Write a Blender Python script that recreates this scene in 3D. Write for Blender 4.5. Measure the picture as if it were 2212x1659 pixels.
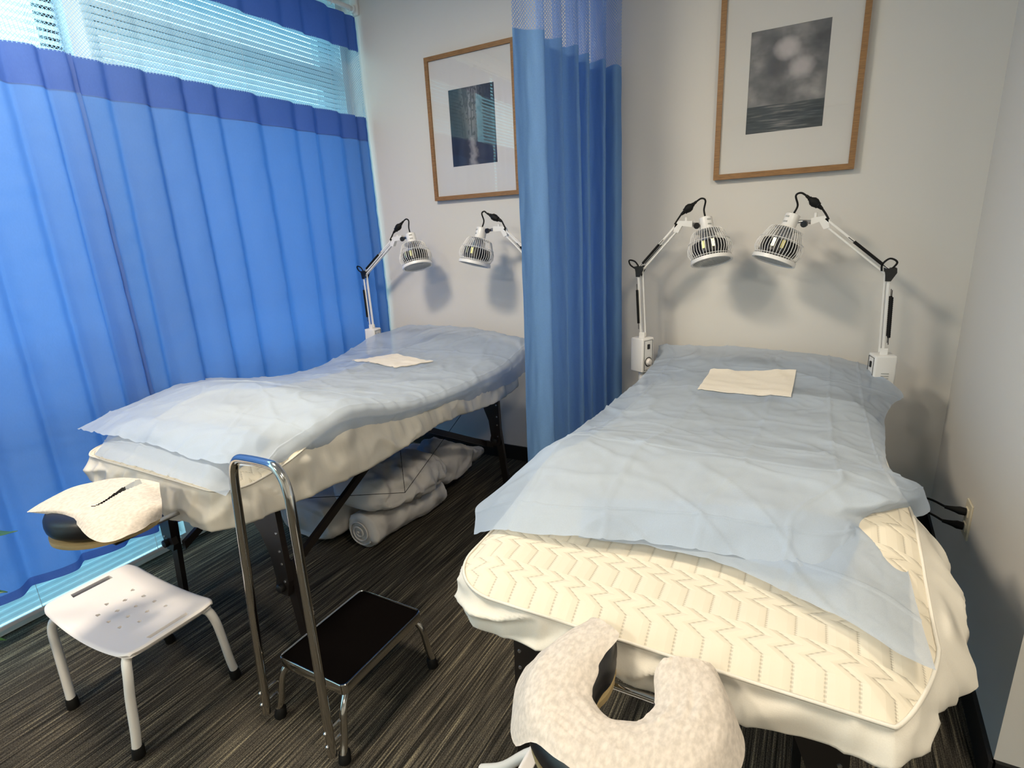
import bpy, bmesh, math, random
from mathutils import Vector, Matrix, noise
random.seed(7)
PI = math.pi
for o in list(bpy.data.objects): bpy.data.objects.remove(o)
sc = bpy.context.scene
C = sc.collection
# ---------------------------------------------------------------- camera
cam_d = bpy.data.cameras.new('camera'); cam = bpy.data.objects.new('camera', cam_d); C.objects.link(cam)
cam_d.sensor_width = 36.0; cam_d.lens = 36.0*1182.36/2212.0; cam_d.clip_start = 0.02
Rz = lambda a: Matrix.Rotation(a, 3, 'Z')
Rx = lambda a: Matrix.Rotation(a, 3, 'X')
cam.matrix_world = Matrix.Translation((0, 0, 1.5)) @ (Rz(math.radians(29.234)) @ Rx(math.radians(74.3625)) @ Rz(math.radians(-2.8406))).to_4x4()
sc.camera = cam
# ---------------------------------------------------------------- colour management
vs = sc.view_settings
vs.view_transform = 'Standard'; vs.look = 'None'; vs.gamma = 1.0; vs.use_curve_mapping = False
vs.exposure = 0.45
sc.cycles.max_bounces = 8; sc.cycles.transparent_max_bounces = 24; sc.cycles.transmission_bounces = 6
sc.cycles.sample_clamp_indirect = 4.0
# ---------------------------------------------------------------- daylight (world)
w = bpy.data.worlds.new('daylight'); sc.world = w; w.use_nodes = True
nt = w.node_tree; nt.nodes.clear()
wo = nt.nodes.new('ShaderNodeOutputWorld'); bg = nt.nodes.new('ShaderNodeBackground')
tc = nt.nodes.new('ShaderNodeTexCoord'); sx = nt.nodes.new('ShaderNodeSeparateXYZ'); cr = nt.nodes.new('ShaderNodeValToRGB')
nt.links.new(tc.outputs['Generated'], sx.inputs[0]); nt.links.new(sx.outputs['Z'], cr.inputs[0])
cr.color_ramp.elements[0].position = 0.0; cr.color_ramp.elements[0].color = (0.45, 0.60, 0.62, 1)
cr.color_ramp.elements[1].position = 0.35; cr.color_ramp.elements[1].color = (0.86, 0.95, 1.0, 1)
nt.links.new(cr.outputs[0], bg.inputs[0]); bg.inputs[1].default_value = 4.2
nt.links.new(bg.outputs[0], wo.inputs[0])
# ---------------------------------------------------------------- lamps of the room: ceiling panels and the daylight outside the windows
def area(name, loc, rot, sxy, power, col, spread=PI):
    d = bpy.data.lights.new(name, 'AREA'); d.shape = 'RECTANGLE'; d.size, d.size_y = sxy
    d.energy = power; d.color = col; d.spread = spread
    o = bpy.data.objects.new(name, d); C.objects.link(o); o.location = loc; o.rotation_euler = rot
    return o
CEIL = 3.05
WARM = (1.0, 0.86, 0.66)
PANELS = [(-1.75, 0.75, 50), (0.95, 0.40, 26), (-1.7, -1.9, 46), (0.9, -1.9, 30)]
for px_, py_, pw_ in PANELS:
    area('ceiling_panel_light', (px_, py_, CEIL-0.035), (0, 0, 0), (0.42, 0.42), pw_, WARM)
for wy_, wl_ in ((0.05, 2.7), (2.24, 1.46), (-2.675, 2.45)):      # portals guide the sampling of daylight through the openings; they emit nothing themselves
    po = area('window_portal', (-3.06, wy_, 1.52), (0, -PI/2, 0), (2.93, wl_), 1.0, (1, 1, 1)); po.data.cycles.is_portal = True
# ---------------------------------------------------------------- materials
def mat(name, col=(.8,.8,.8), rough=.5, metal=0, spec=.5, **kw):
    m = bpy.data.materials.new(name); m.use_nodes = True
    b = m.node_tree.nodes['Principled BSDF']
    b.inputs['Base Color'].default_value = (*col, 1); b.inputs['Roughness'].default_value = rough
    b.inputs['Metallic'].default_value = metal; b.inputs['Specular IOR Level'].default_value = spec
    m['b'] = 1
    return m
def N(m, t, **kw):
    n = m.node_tree.nodes.new(t)
    for k, v in kw.items():
        if hasattr(n, k): setattr(n, k, v)
        else: n.inputs[k.replace('_', ' ')].default_value = v
    return n
def Lk(m, a, b): m.node_tree.links.new(a, b)
def bsdf(m): return m.node_tree.nodes['Principled BSDF']
def outn(m): return m.node_tree.nodes['Material Output']
def noise_bump(m, scale=200, strength=.2, dist=.002, detail=3, coord='Object', stretch=None, vary=0.0):
    t = N(m, 'ShaderNodeTexCoord'); n = N(m, 'ShaderNodeTexNoise'); n.inputs['Scale'].default_value = scale; n.inputs['Detail'].default_value = detail
    if stretch:
        mp = N(m, 'ShaderNodeMapping'); mp.inputs['Scale'].default_value = stretch
        Lk(m, t.outputs[coord], mp.inputs[0]); Lk(m, mp.outputs[0], n.inputs['Vector'])
    else: Lk(m, t.outputs[coord], n.inputs['Vector'])
    bp = N(m, 'ShaderNodeBump'); bp.inputs['Strength'].default_value = strength; bp.inputs['Distance'].default_value = dist
    Lk(m, n.outputs[0], bp.inputs['Height']); Lk(m, bp.outputs[0], bsdf(m).inputs['Normal'])
    if vary:
        c = tuple(bsdf(m).inputs['Base Color'].default_value)[:3]
        r = N(m, 'ShaderNodeValToRGB'); r.color_ramp.elements[0].position = .35; r.color_ramp.elements[1].position = .65
        r.color_ramp.elements[0].color = (*[x*(1-vary) for x in c], 1); r.color_ramp.elements[1].color = (*[min(1, x*(1+vary)) for x in c], 1)
        Lk(m, n.outputs[0], r.inputs[0]); Lk(m, r.outputs[0], bsdf(m).inputs['Base Color'])
    return n
def cloth(name, col, trans=.35, clear=0.0, tcol=None, rough=.9, bscale=400, bstr=.15, vary=.04, coord='Object', stretch=None):
    """woven or non-woven sheet: diffuse front, light shining through, optional see-through share"""
    m = mat(name, col, rough, spec=.2)
    noise_bump(m, bscale, bstr, .001, 3, coord, stretch, vary)
    nt = m.node_tree
    tr = N(m, 'ShaderNodeBsdfTranslucent'); tr.inputs[0].default_value = (*(tcol or col), 1)
    mx = N(m, 'ShaderNodeMixShader'); mx.inputs[0].default_value = trans
    Lk(m, bsdf(m).outputs[0], mx.inputs[1]); Lk(m, tr.outputs[0], mx.inputs[2])
    last = mx
    if clear:
        tp = N(m, 'ShaderNodeBsdfTransparent'); m2 = N(m, 'ShaderNodeMixShader'); m2.inputs[0].default_value = clear
        Lk(m, mx.outputs[0], m2.inputs[1]); Lk(m, tp.outputs[0], m2.inputs[2]); last = m2
    Lk(m, last.outputs[0], outn(m).inputs[0])
    return m
M = {}
M['wall'] = mat('painted_wall', (.69, .67, .635), .85, spec=.2); noise_bump(M['wall'], 120, .12, .002)
M['ceiling'] = mat('ceiling_paint', (.75, .75, .73), .9)
M['baseboard'] = mat('rubber_baseboard', (.008, .008, .009), .5)
M['white_trim'] = mat('white_trim', (.78, .82, .82), .4)
M['dark_frame'] = mat('bronze_window_frame', (.03, .035, .04), .4, .6)
M['wood'] = mat('oak_frame_wood', (.27, .135, .045), .42); noise_bump(M['wood'], 30, .2, .001, 6, 'Object', (1, 1, 12), .22)
M['matboard'] = mat('white_mat_board', (.72, .70, .67), .8)
M['chrome'] = mat('chrome', (.62, .60, .57), .12, 1.0)
M['rubber'] = mat('black_rubber', (.006, .006, .006), .65, spec=.25)
M['tread'] = mat('black_ribbed_tread', (.003, .0025, .0025), .95, spec=.0)
M['white_metal'] = mat('white_powder_coat', (.80, .79, .77), .35)
M['white_plastic'] = mat('white_plastic', (.80, .76, .74), .38)
M['black_plastic'] = mat('black_plastic', (.007, .007, .008), .4)
M['dark_wood'] = mat('black_stained_wood', (.012, .009, .008), .4)
M['vinyl'] = mat('black_vinyl', (.009, .009, .011), .38); noise_bump(M['vinyl'], 300, .2, .001)
M['steel'] = mat('steel', (.55, .55, .56), .3, 1.0)
M['ply'] = mat('plywood_edge', (.42, .32, .16), .6)
M['drum'] = mat('dark_heater_drum', (.02, .02, .022), .35, .5)
M['brass'] = mat('brass_plate', (.85, .78, .35), .22, 1.0)
M['grille'] = mat('grey_mesh_grille', (.42, .43, .42), .5)
M['outlet'] = mat('ivory_outlet_plastic', (.68, .62, .48), .4)
M['terracotta'] = mat('dark_plant_pot', (.05, .045, .04), .6)
M['leaf'] = mat('glossy_leaf', (.03, .09, .02), .35)
M['tissue_pad'] = cloth('folded_towel_paper', (.86, .80, .70), .1, bscale=500, bstr=.5)
# curtain: blue woven cloth with daylight behind
BLUE = (.14, .25, .50); BLUE_T = (.13, .29, .69)
M['curtain'] = cloth('blue_curtain_cloth', BLUE, .52, 0, BLUE_T, bscale=160, bstr=.3, stretch=(6, 1, .6))
M['curtain_double'] = cloth('blue_curtain_double_layer', (.085, .15, .42), .38, 0, (.06, .14, .46), bscale=160, bstr=.3, stretch=(6, 1, .6))
M['divider'] = cloth('blue_divider_cloth', (.19, .36, .64), .30, 0, (.12, .36, .85), bscale=200, bstr=.25)
def net(name, col, cell, fill, tc2):
    """knotted net: threads are cloth, cells are open"""
    m = cloth(name, col, .4, 0, tc2, vary=0)
    old = outn(m).inputs[0].links[0].from_socket
    uv = N(m, 'ShaderNodeTexCoord'); mp = N(m, 'ShaderNodeMapping'); mp.inputs['Scale'].default_value = (1/cell, 1/(cell*1.1), 1)
    Lk(m, uv.outputs['UV'], mp.inputs[0]); sp = N(m, 'ShaderNodeSeparateXYZ'); Lk(m, mp.outputs[0], sp.inputs[0])
    def mth(op, a, b=None, c=None):
        n = N(m, 'ShaderNodeMath'); n.operation = op
        for i, v in enumerate((a, b, c)):
            if v is None: continue
            if isinstance(v, (int, float)): n.inputs[i].default_value = v
            else: Lk(m, v, n.inputs[i])
        return n.outputs[0]
    s = mth('ADD', sp.outputs[0], sp.outputs[1]); d = mth('SUBTRACT', sp.outputs[0], sp.outputs[1])
    def line(v): return mth('ABSOLUTE', mth('SUBTRACT', mth('FRACT', v), .5))
    mn = mth('MAXIMUM', line(s), line(d))
    al = mth('GREATER_THAN', mn, .5-fill)
    tp = N(m, 'ShaderNodeBsdfTransparent'); mx = N(m, 'ShaderNodeMixShader')
    Lk(m, al, mx.inputs[0]); Lk(m, tp.outputs[0], mx.inputs[1]); Lk(m, old, mx.inputs[2]); Lk(m, mx.outputs[0], outn(m).inputs[0])
    return m
M['net'] = net('pale_blue_net', (.30, .50, .72), .013, .10, (.35, .62, .85))
M['net_divider'] = net('blue_net', (.30, .44, .76), .013, .16, (.25, .42, .80))
M['slat'] = cloth('white_blind_slat', (.66, .75, .79), .30, 0, (.56, .78, .85), rough=.4, bscale=20, bstr=0, vary=0)
# paper sheets and covers
def crumple(m, scale=4.5, dist=.02):
    old = bsdf(m).inputs['Normal'].links[0].from_node; t = N(m, 'ShaderNodeTexCoord'); n = N(m, 'ShaderNodeTexNoise'); n.noise_type = 'RIDGED_MULTIFRACTAL'; n.normalize = True
    n.inputs['Scale'].default_value = scale; n.inputs['Detail'].default_value = 3; Lk(m, t.outputs['Object'], n.inputs['Vector'])
    b = N(m, 'ShaderNodeBump'); b.inputs['Strength'].default_value = 1.0; b.inputs['Distance'].default_value = dist*2; Lk(m, n.outputs[0], b.inputs['Height']); Lk(m, b.outputs[0], old.inputs['Normal'])
M['paper'] = cloth('blue_paper_sheet', (.49, .575, .70), .25, .27, (.55, .65, .78), bscale=700, bstr=.35, vary=.05)
M['paper_thin'] = cloth('blue_paper_sheet_single', (.47, .56, .70), .28, .34, (.55, .65, .78), bscale=700, bstr=.35, vary=.05)
M['fitted'] = cloth('white_fitted_sheet', (.68, .65, .585), .05, 0, bscale=500, bstr=.1, vary=.02)
crumple(M['paper'], 4.0, .035); crumple(M['paper_thin'], 4.0, .03); crumple(M['fitted'], 7, .03)
M['fibre'] = cloth('fibrous_tissue', (.60, .545, .49), .10, .0, bscale=150, bstr=.6, vary=.12, stretch=(1, .6, 1))
M['bedding'] = cloth('white_bedding', (.62, .60, .58), .05, 0, bscale=14, bstr=.6, vary=.03); crumple(M['bedding'], 8, .03)
def quilt():
    m = M['quilt'] = mat('quilted_mattress_top', (.64, .59, .49), .9, spec=.15)
    uv = N(m, 'ShaderNodeTexCoord'); sp = N(m, 'ShaderNodeSeparateXYZ'); Lk(m, uv.outputs['Object'], sp.inputs[0])
    def mth(op, a, b=None):
        n = N(m, 'ShaderNodeMath'); n.operation = op
        for i, v in enumerate((a, b)):
            if v is None: continue
            if isinstance(v, (int, float)): n.inputs[i].default_value = v
            else: Lk(m, v, n.inputs[i])
        return n.outputs[0]
    # stitch lines along y that jump sideways in zigzags every 0.13 m
    ph = mth('FRACT', mth('DIVIDE', sp.outputs[1], .105))
    zig = mth('MULTIPLY', mth('PINGPONG', mth('MULTIPLY', ph, 6.0), 1.0), mth('LESS_THAN', ph, .5))
    xs = mth('ADD', mth('DIVIDE', sp.outputs[0], .046), mth('MULTIPLY', zig, .62))
    ln = mth('ABSOLUTE', mth('SUBTRACT', mth('FRACT', xs), .5))
    groove = mth('MINIMUM', mth('MULTIPLY', ln, 3.4), 1.0)
    dots = mth('GREATER_THAN', mth('FRACT', mth('DIVIDE', sp.outputs[1], .0052)), .45)
    st = mth('MULTIPLY', mth('LESS_THAN', ln, .05), dots)
    h = mth('SUBTRACT', mth('POWER', groove, .6), mth('MULTIPLY', st, .35))
    bp = N(m, 'ShaderNodeBump'); bp.inputs['Strength'].default_value = .55; bp.inputs['Distance'].default_value = .006
    Lk(m, h, bp.inputs['Height']); Lk(m, bp.outputs[0], bsdf(m).inputs['Normal'])
    mx = N(m, 'ShaderNodeMix'); mx.data_type = 'RGBA'; mx.inputs[6].default_value = (.64, .59, .49, 1); mx.inputs[7].default_value = (.36, .33, .27, 1)
    Lk(m, mth('MULTIPLY', st, .5), mx.inputs[0]); Lk(m, mx.outputs[2], bsdf(m).inputs['Base Color'])
quilt()
def carpet():
    m = M['carpet'] = mat('striped_carpet', (.05, .045, .035), .95, spec=.1)
    tc = N(m, 'ShaderNodeTexCoord')
    def nz(sc3, detail=2, scale=1.0):
        mp = N(m, 'ShaderNodeMapping'); mp.inputs['Scale'].default_value = sc3; Lk(m, tc.outputs['Object'], mp.inputs[0])
        n = N(m, 'ShaderNodeTexNoise'); n.inputs['Scale'].default_value = scale; n.inputs['Detail'].default_value = detail; Lk(m, mp.outputs[0], n.inputs['Vector']); return n.outputs[0]
    a = nz((115, 2.4, 1), 3); b = nz((260, 300, 1), 2); c = nz((230, 5, 1), 1)
    r = N(m, 'ShaderNodeValToRGB'); e = r.color_ramp.elements
    e[0].position = .38; e[0].color = (.022, .020, .017, 1); e[1].position = .72; e[1].color = (.30, .26, .175, 1)
    k = e.new(.50); k.color = (.062, .055, .045, 1); k2 = e.new(.57); k2.color = (.10, .088, .068, 1)
    s = N(m, 'ShaderNodeMix'); s.inputs[0].default_value = .35; Lk(m, a, s.inputs[2]); Lk(m, c, s.inputs[3]); Lk(m, s.outputs[0], r.inputs[0])
    mul = N(m, 'ShaderNodeMix'); mul.data_type = 'RGBA'; mul.blend_type = 'MULTIPLY'; mul.inputs[0].default_value = 1
    r2 = N(m, 'ShaderNodeValToRGB'); r2.color_ramp.elements[0].position = .3; r2.color_ramp.elements[0].color = (.35, .35, .35, 1); r2.color_ramp.elements[1].position = .7; r2.color_ramp.elements[1].color = (1.5, 1.5, 1.5, 1)
    Lk(m, b, r2.inputs[0]); Lk(m, r.outputs[0], mul.inputs[6]); Lk(m, r2.outputs[0], mul.inputs[7]); Lk(m, mul.outputs[2], bsdf(m).inputs['Base Color'])
    bp = N(m, 'ShaderNodeBump'); bp.inputs['Strength'].default_value = .8; bp.inputs['Distance'].default_value = .004
    ad = N(m, 'ShaderNodeMath'); ad.operation = 'ADD'; Lk(m, b, ad.inputs[0]); Lk(m, s.outputs[0], ad.inputs[1]); Lk(m, ad.outputs[0], bp.inputs['Height']); Lk(m, bp.outputs[0], bsdf(m).inputs['Normal'])
carpet()
def thin_glass(name, tint, gloss=.045, rough=0.0):
    m = bpy.data.materials.new(name); m.use_nodes = True; nt = m.node_tree; nt.nodes.remove(bsdf(m))
    tp = N(m, 'ShaderNodeBsdfTransparent'); tp.inputs[0].default_value = (*tint, 1)
    gl = N(m, 'ShaderNodeBsdfGlossy'); gl.inputs['Roughness'].default_value = rough
    lw = N(m, 'ShaderNodeLayerWeight'); lw.inputs[0].default_value = .5
    pw = N(m, 'ShaderNodeMath'); pw.operation = 'POWER'; pw.inputs[1].default_value = 5; Lk(m, lw.outputs['Facing'], pw.inputs[0])
    fr = N(m, 'ShaderNodeMath'); fr.operation = 'MULTIPLY_ADD'; fr.inputs[1].default_value = .9; fr.inputs[2].default_value = gloss; Lk(m, pw.outputs[0], fr.inputs[0])
    mx = N(m, 'ShaderNodeMixShader'); Lk(m, fr.outputs[0], mx.inputs[0]); Lk(m, tp.outputs[0], mx.inputs[1]); Lk(m, gl.outputs[0], mx.inputs[2]); Lk(m, mx.outputs[0], outn(m).inputs[0])
    return m
M['window_glass'] = thin_glass('tinted_window_glass', (.68, .91, .97))
M['picture_glass'] = thin_glass('picture_glass', (.98, .98, .98))
m = M['diffuser'] = mat('lit_ceiling_diffuser', (.9, .9, .85)); bsdf(m).inputs['Emission Color'].default_value = (1, .9, .72, 1); bsdf(m).inputs['Emission Strength'].default_value = 4
# ---------------------------------------------------------------- mesh helpers
class MB:
    def __init__(s): s.v = []; s.f = []; s.uv = None
    def add(s, vs, fs):
        k = len(s.v); s.v += [tuple(p) for p in vs]; s.f += [tuple(i+k for i in f) for f in fs]; return s
    def box(s, c, d, rot=None):
        vs = [Vector((x*d[0]/2, y*d[1]/2, z*d[2]/2)) for x in (-1, 1) for y in (-1, 1) for z in (-1, 1)]
        if rot is not None: vs = [rot @ p for p in vs]
        vs = [p+Vector(c) for p in vs]
        return s.add(vs, [(0,1,3,2),(4,6,7,5),(0,4,5,1),(2,3,7,6),(0,2,6,4),(1,5,7,3)])
    def bbox(s, lo, hi): return s.box([(a+b)/2 for a, b in zip(lo, hi)], [abs(b-a) for a, b in zip(lo, hi)])
    def cbox(s, c, d, r=.004, rot=None, seg=2):
        bm = bmesh.new(); bmesh.ops.create_cube(bm, size=1)
        for v in bm.verts: v.co = Vector((v.co.x*d[0], v.co.y*d[1], v.co.z*d[2]))
        bmesh.ops.bevel(bm, geom=bm.edges[:], offset=min(r, min(d)*.45), segments=seg, profile=.5, affect='EDGES')
        bm.verts.index_update()
        vs = [(rot @ v.co if rot is not None else v.co) + Vector(c) for v in bm.verts]
        fs = [[v.index for v in f.verts] for f in bm.faces]; bm.free()
        return s.add(vs, fs)
    def tube(s, pts, r, seg=10, cap=True, closed=False, flat=None):
        pts = [Vector(p) for p in pts]; n = len(pts)
        rs = r if isinstance(r, (list, tuple)) else [r]*n
        rings = []; up = None
        for i, p in enumerate(pts):
            if closed: t = pts[(i+1) % n]-pts[i-1]
            else: t = pts[min(i+1, n-1)]-pts[max(i-1, 0)]
            t.normalize()
            if up is None:
                up = Vector((0, 0, 1)) if abs(t.z) < .9 else Vector((0, 1, 0))
            a = t.cross(up).normalized(); b = a.cross(t).normalized(); up = b
            fa, fb = flat if flat else (1, 1)
            rings.append([p + a*math.cos(2*PI*k/seg)*rs[i]*fa + b*math.sin(2*PI*k/seg)*rs[i]*fb for k in range(seg)])
        vs = [q for rg in rings for q in rg]; fs = []
        m = n if closed else n-1
        for i in range(m):
            j = (i+1) % n
            for k in range(seg): fs.append((i*seg+k, i*seg+(k+1) % seg, j*seg+(k+1) % seg, j*seg+k))
        if cap and not closed: fs += [tuple(range(seg))[::-1], tuple((n-1)*seg+k for k in range(seg))]
        return s.add(vs, fs)
    def lathe(s, prof, o, axis, seg=24, cap=True):
        """prof = [(distance along axis, radius)]"""
        ax = Vector(axis).normalized(); o = Vector(o)
        return s.tube_rings([(o+ax*d, r) for d, r in prof], ax, seg, cap)
    def tube_rings(s, cr, ax, seg, cap):
        a = ax.cross(Vector((0, 1, 0)) if abs(ax.y) < .9 else Vector((1, 0, 0))).normalized(); b = a.cross(ax)
        vs = []; fs = []
        for c, r in cr: vs += [c+a*math.cos(2*PI*k/seg)*r+b*math.sin(2*PI*k/seg)*r for k in range(seg)]
        for i in range(len(cr)-1):
            for k in range(seg): fs.append((i*seg+k, (i+1)*seg+k, (i+1)*seg+(k+1) % seg, i*seg+(k+1) % seg))
        if cap: fs += [tuple(range(seg)), tuple((len(cr)-1)*seg+k for k in range(seg))[::-1]]
        return s.add(vs, fs)
    def prism(s, poly, axis, lo, hi):
        """poly in the two other axes, extruded along axis"""
        n = len(poly)
        def P(a, b, t): return {0: (t, a, b), 1: (a, t, b), 2: (a, b, t)}[axis]
        vs = [P(a, b, lo) for a, b in poly]+[P(a, b, hi) for a, b in poly]
        fs = [tuple(range(n))[::-1], tuple(range(n, 2*n))]+[(i, (i+1) % n, n+(i+1) % n, n+i) for i in range(n)]
        return s.add(vs, fs)
    def build(s, name, m, parent=None, smooth=None, uvs=None, mods=()):
        me = bpy.data.meshes.new(name); me.from_pydata(s.v, [], s.f); me.update()
        bm = bmesh.new(); bm.from_mesh(me)
        if not uvs: bmesh.ops.recalc_face_normals(bm, faces=bm.faces[:])
        bm.to_mesh(me); bm.free()
        if uvs:
            ul = me.uv_layers.new(name='UVMap')
            for l in me.loops: ul.data[l.index].uv = uvs[l.vertex_index]
        if m: me.materials.append(m)
        if smooth:
            me.polygons.foreach_set('use_smooth', [True]*len(me.polygons))
            if smooth is not True: me.set_sharp_from_angle(angle=math.radians(smooth))
        o = bpy.data.objects.new(name, me); C.objects.link(o)
        if parent:
            o.parent = parent
            o.matrix_parent_inverse = Matrix.Translation(-parent.location)
        return o
def tag(o, label=None, cat=None, group=None, kind=None):
    if label: o['label'] = label
    if cat: o['category'] = cat
    if group: o['group'] = group
    if kind: o['kind'] = kind
    return o
def thing(name, label, cat, loc, group=None):
    o = bpy.data.objects.new(name, None); C.objects.link(o); o.location = loc; o.empty_display_size = .1
    return tag(o, label, cat, group)
def struct(o): o['kind'] = 'structure'; return o
def cm(p0, p1, p2, p3, t):
    return .5*((2*p1)+(-p0+p2)*t+(2*p0-5*p1+4*p2-p3)*t*t+(-p0+3*p1-3*p2+p3)*t*t*t)
def spline(pts, n):
    pts = [Vector(p) for p in pts]; out = []; k = len(pts)-1
    for i in range(n+1):
        u = i/n*k; j = min(int(u), k-1); t = u-j
        out.append(cm(pts[max(j-1, 0)], pts[j], pts[j+1], pts[min(j+2, k)], t))
    return out
def surface(rows, nu, nv, disp=None, hole=None, uvscale=None):
    """smooth sheet through a lattice of world points; rows along v, columns along u"""
    R = [spline(r, nu) for r in rows]
    cols = [spline([r[i] for r in R], nv) for i in range(nu+1)]
    mb = MB(); uv = []
    for j in range(nv+1):
        for i in range(nu+1):
            p = cols[i][j]; u = i/nu; v = j/nv
            if disp: p = p+disp(p, u, v)
            mb.v.append(tuple(p)); uv.append((u*(uvscale or (1, 1))[0], v*(uvscale or (1, 1))[1]))
    for j in range(nv):
        for i in range(nu):
            if hole and hole((i+.5)/nu, (j+.5)/nv): continue
            a = j*(nu+1)+i; mb.f.append((a, a+1, a+nu+2, a+nu+1))
    return mb, uv
def nz(p, s, seed=0): return noise.noise(Vector((p[0]*s+seed*7.3, p[1]*s+seed*3.1, p[2]*s)))
def ridge(p, s, seed=0): return 1-abs(nz(p, s, seed))*2.2
def sm(a, b, x):
    t = max(0, min(1, (x-a)/(b-a))); return t*t*(3-2*t)
# ---------------------------------------------------------------- room shell
XW, XR, YB = -2.80, .575, 3.02          # window wall, right wall, back wall
YC = 1.56                                # near corner where the right wall ends
YF = -4.2; XE = 3.0
def slab(name, lo, hi, m): return struct(MB().bbox(lo, hi).build(name, m))
slab('floor', (XW-.3, YF-.1, -.12), (XE+.1, YB+.15, 0), M['carpet'])
slab('ceiling', (XW-.3, YF-.1, CEIL), (XE+.1, YB+.15, CEIL+.12), M['ceiling'])
slab('wall_back', (XW-.3, YB, 0), (XR+.15, YB+.14, CEIL), M['wall'])
mb = MB(); xc = XR-.05                   # right wall leans 2.5 cm inwards towards its near end, as the photo shows
mb.prism([(XR+.008, YB+.1), (XR+.2, YB+.1), (XR+.2, YC), (XR-.052, YC)], 2, 0, CEIL); struct(mb.build('wall_right', M['wall']))
slab('wall_right_return', (XR-.03, YC, 0), (XE, YC+.16, CEIL), M['wall'])
bpy.data.objects['wall_right_return'].location.y = .002
slab('wall_front', (XW-.3, YF-.14, 0), (XE+.1, YF, CEIL), M['wall'])
slab('wall_far_right', (XE, YF-.1, 0), (XE+.14, YC+.16, CEIL), M['wall'])
slab('baseboard_back', (XW+.02, YB-.012, 0), (XR-.005, YB, .1), M['baseboard'])
mb = MB(); mb.prism([(XR+.006, YB-.012), (XR-.006, YB-.012), (XR-.064, YC-.012), (XR-.05, YC-.012)], 2, 0, .1); struct(mb.build('baseboard_right', M['baseboard']))
slab('baseboard_return', (XR-.055, YC-.012, 0), (XE, YC+.002, .1), M['baseboard'])
# window wall: head, sill kerb, columns; openings between
OPEN = [(-3.9, -1.45), (-1.30, 1.405), (1.51, 2.97)]
mb = MB()
mb.bbox((XW-.22, YF, 0), (XW, YB, .05)); mb.bbox((XW-.22, YF, 2.98), (XW, YB, CEIL))
for a, b in ((YF, -3.9), (-1.45, -1.30), (1.405, 1.51), (2.97, YB)): mb.bbox((XW-.22, a, .05), (XW, b, 2.98))
struct(mb.build('wall_left', M['white_trim']))
for i, (a, b) in enumerate(OPEN):
    e = bpy.data.objects.new('window_%d' % (i+1), None); C.objects.link(e); e.location = (XW-.1, a, .05); struct(e)
    fx = XW-.11
    mids = {0: [-2.7], 1: [-.02], 2: []}[i]
    fr = MB()
    for y in (a+.025, b-.025): fr.bbox((fx-.03, y-.025, .05), (fx+.03, y+.025, 2.98))
    for z in (.075, 2.955): fr.bbox((fx-.029, a, z-.025), (fx+.029, b, z+.025))
    fr.build('window_frame', M['dark_frame'], e)
    tz = [.90, 2.50] if i != 1 else [.90]
    for z in tz: MB().bbox((fx-.05, a+.05, z-.05), (fx+.05, b-.05, z+.05)).build('transom', M['dark_frame'], e)
    for y in mids: MB().bbox((fx-.028, y-.03, .1), (fx+.028, y+.03, 2.93)).build('mullion', M['dark_frame'], e)
    ys = [a+.05]+mids+[b-.05]
    for y0, y1 in zip(ys[:-1], ys[1:]): MB().bbox((fx-.004, y0, .1), (fx+.004, y1, 2.93)).build('pane', M['window_glass'], e)
# outside: paved ground and a planted bank that the windows look onto
struct(MB().bbox((-14, -9, -.5), (XW-.35, 9, -.3)).build('ground_outside', mat('pale_paving', (.42, .44, .42), .9)))
# ceiling panels
for i, (px_, py_, pw_) in enumerate(PANELS):
    t = thing('ceiling_light', ['square ceiling light panel over the gap between the beds', 'square ceiling light panel nearest the right wall corner', 'square ceiling light panel at the back left of the room', 'square ceiling light panel at the back right of the room'][i], 'light', (px_, py_, CEIL-.03), 'ceiling light panels')
    fr = MB()
    for s in (-1, 1):
        fr.bbox((px_+s*.25-.03, py_-.28, CEIL-.03), (px_+s*.25+.03, py_+.28, CEIL)); fr.bbox((px_-.22, py_+s*.25-.03, CEIL-.03), (px_+.22, py_+s*.25+.03, CEIL))
    fr.build('frame', M['white_metal'], t)
    MB().bbox((px_-.22, py_-.22, CEIL-.02), (px_+.22, py_+.22, CEIL-.004)).build('diffuser', M['diffuser'], t)
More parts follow.
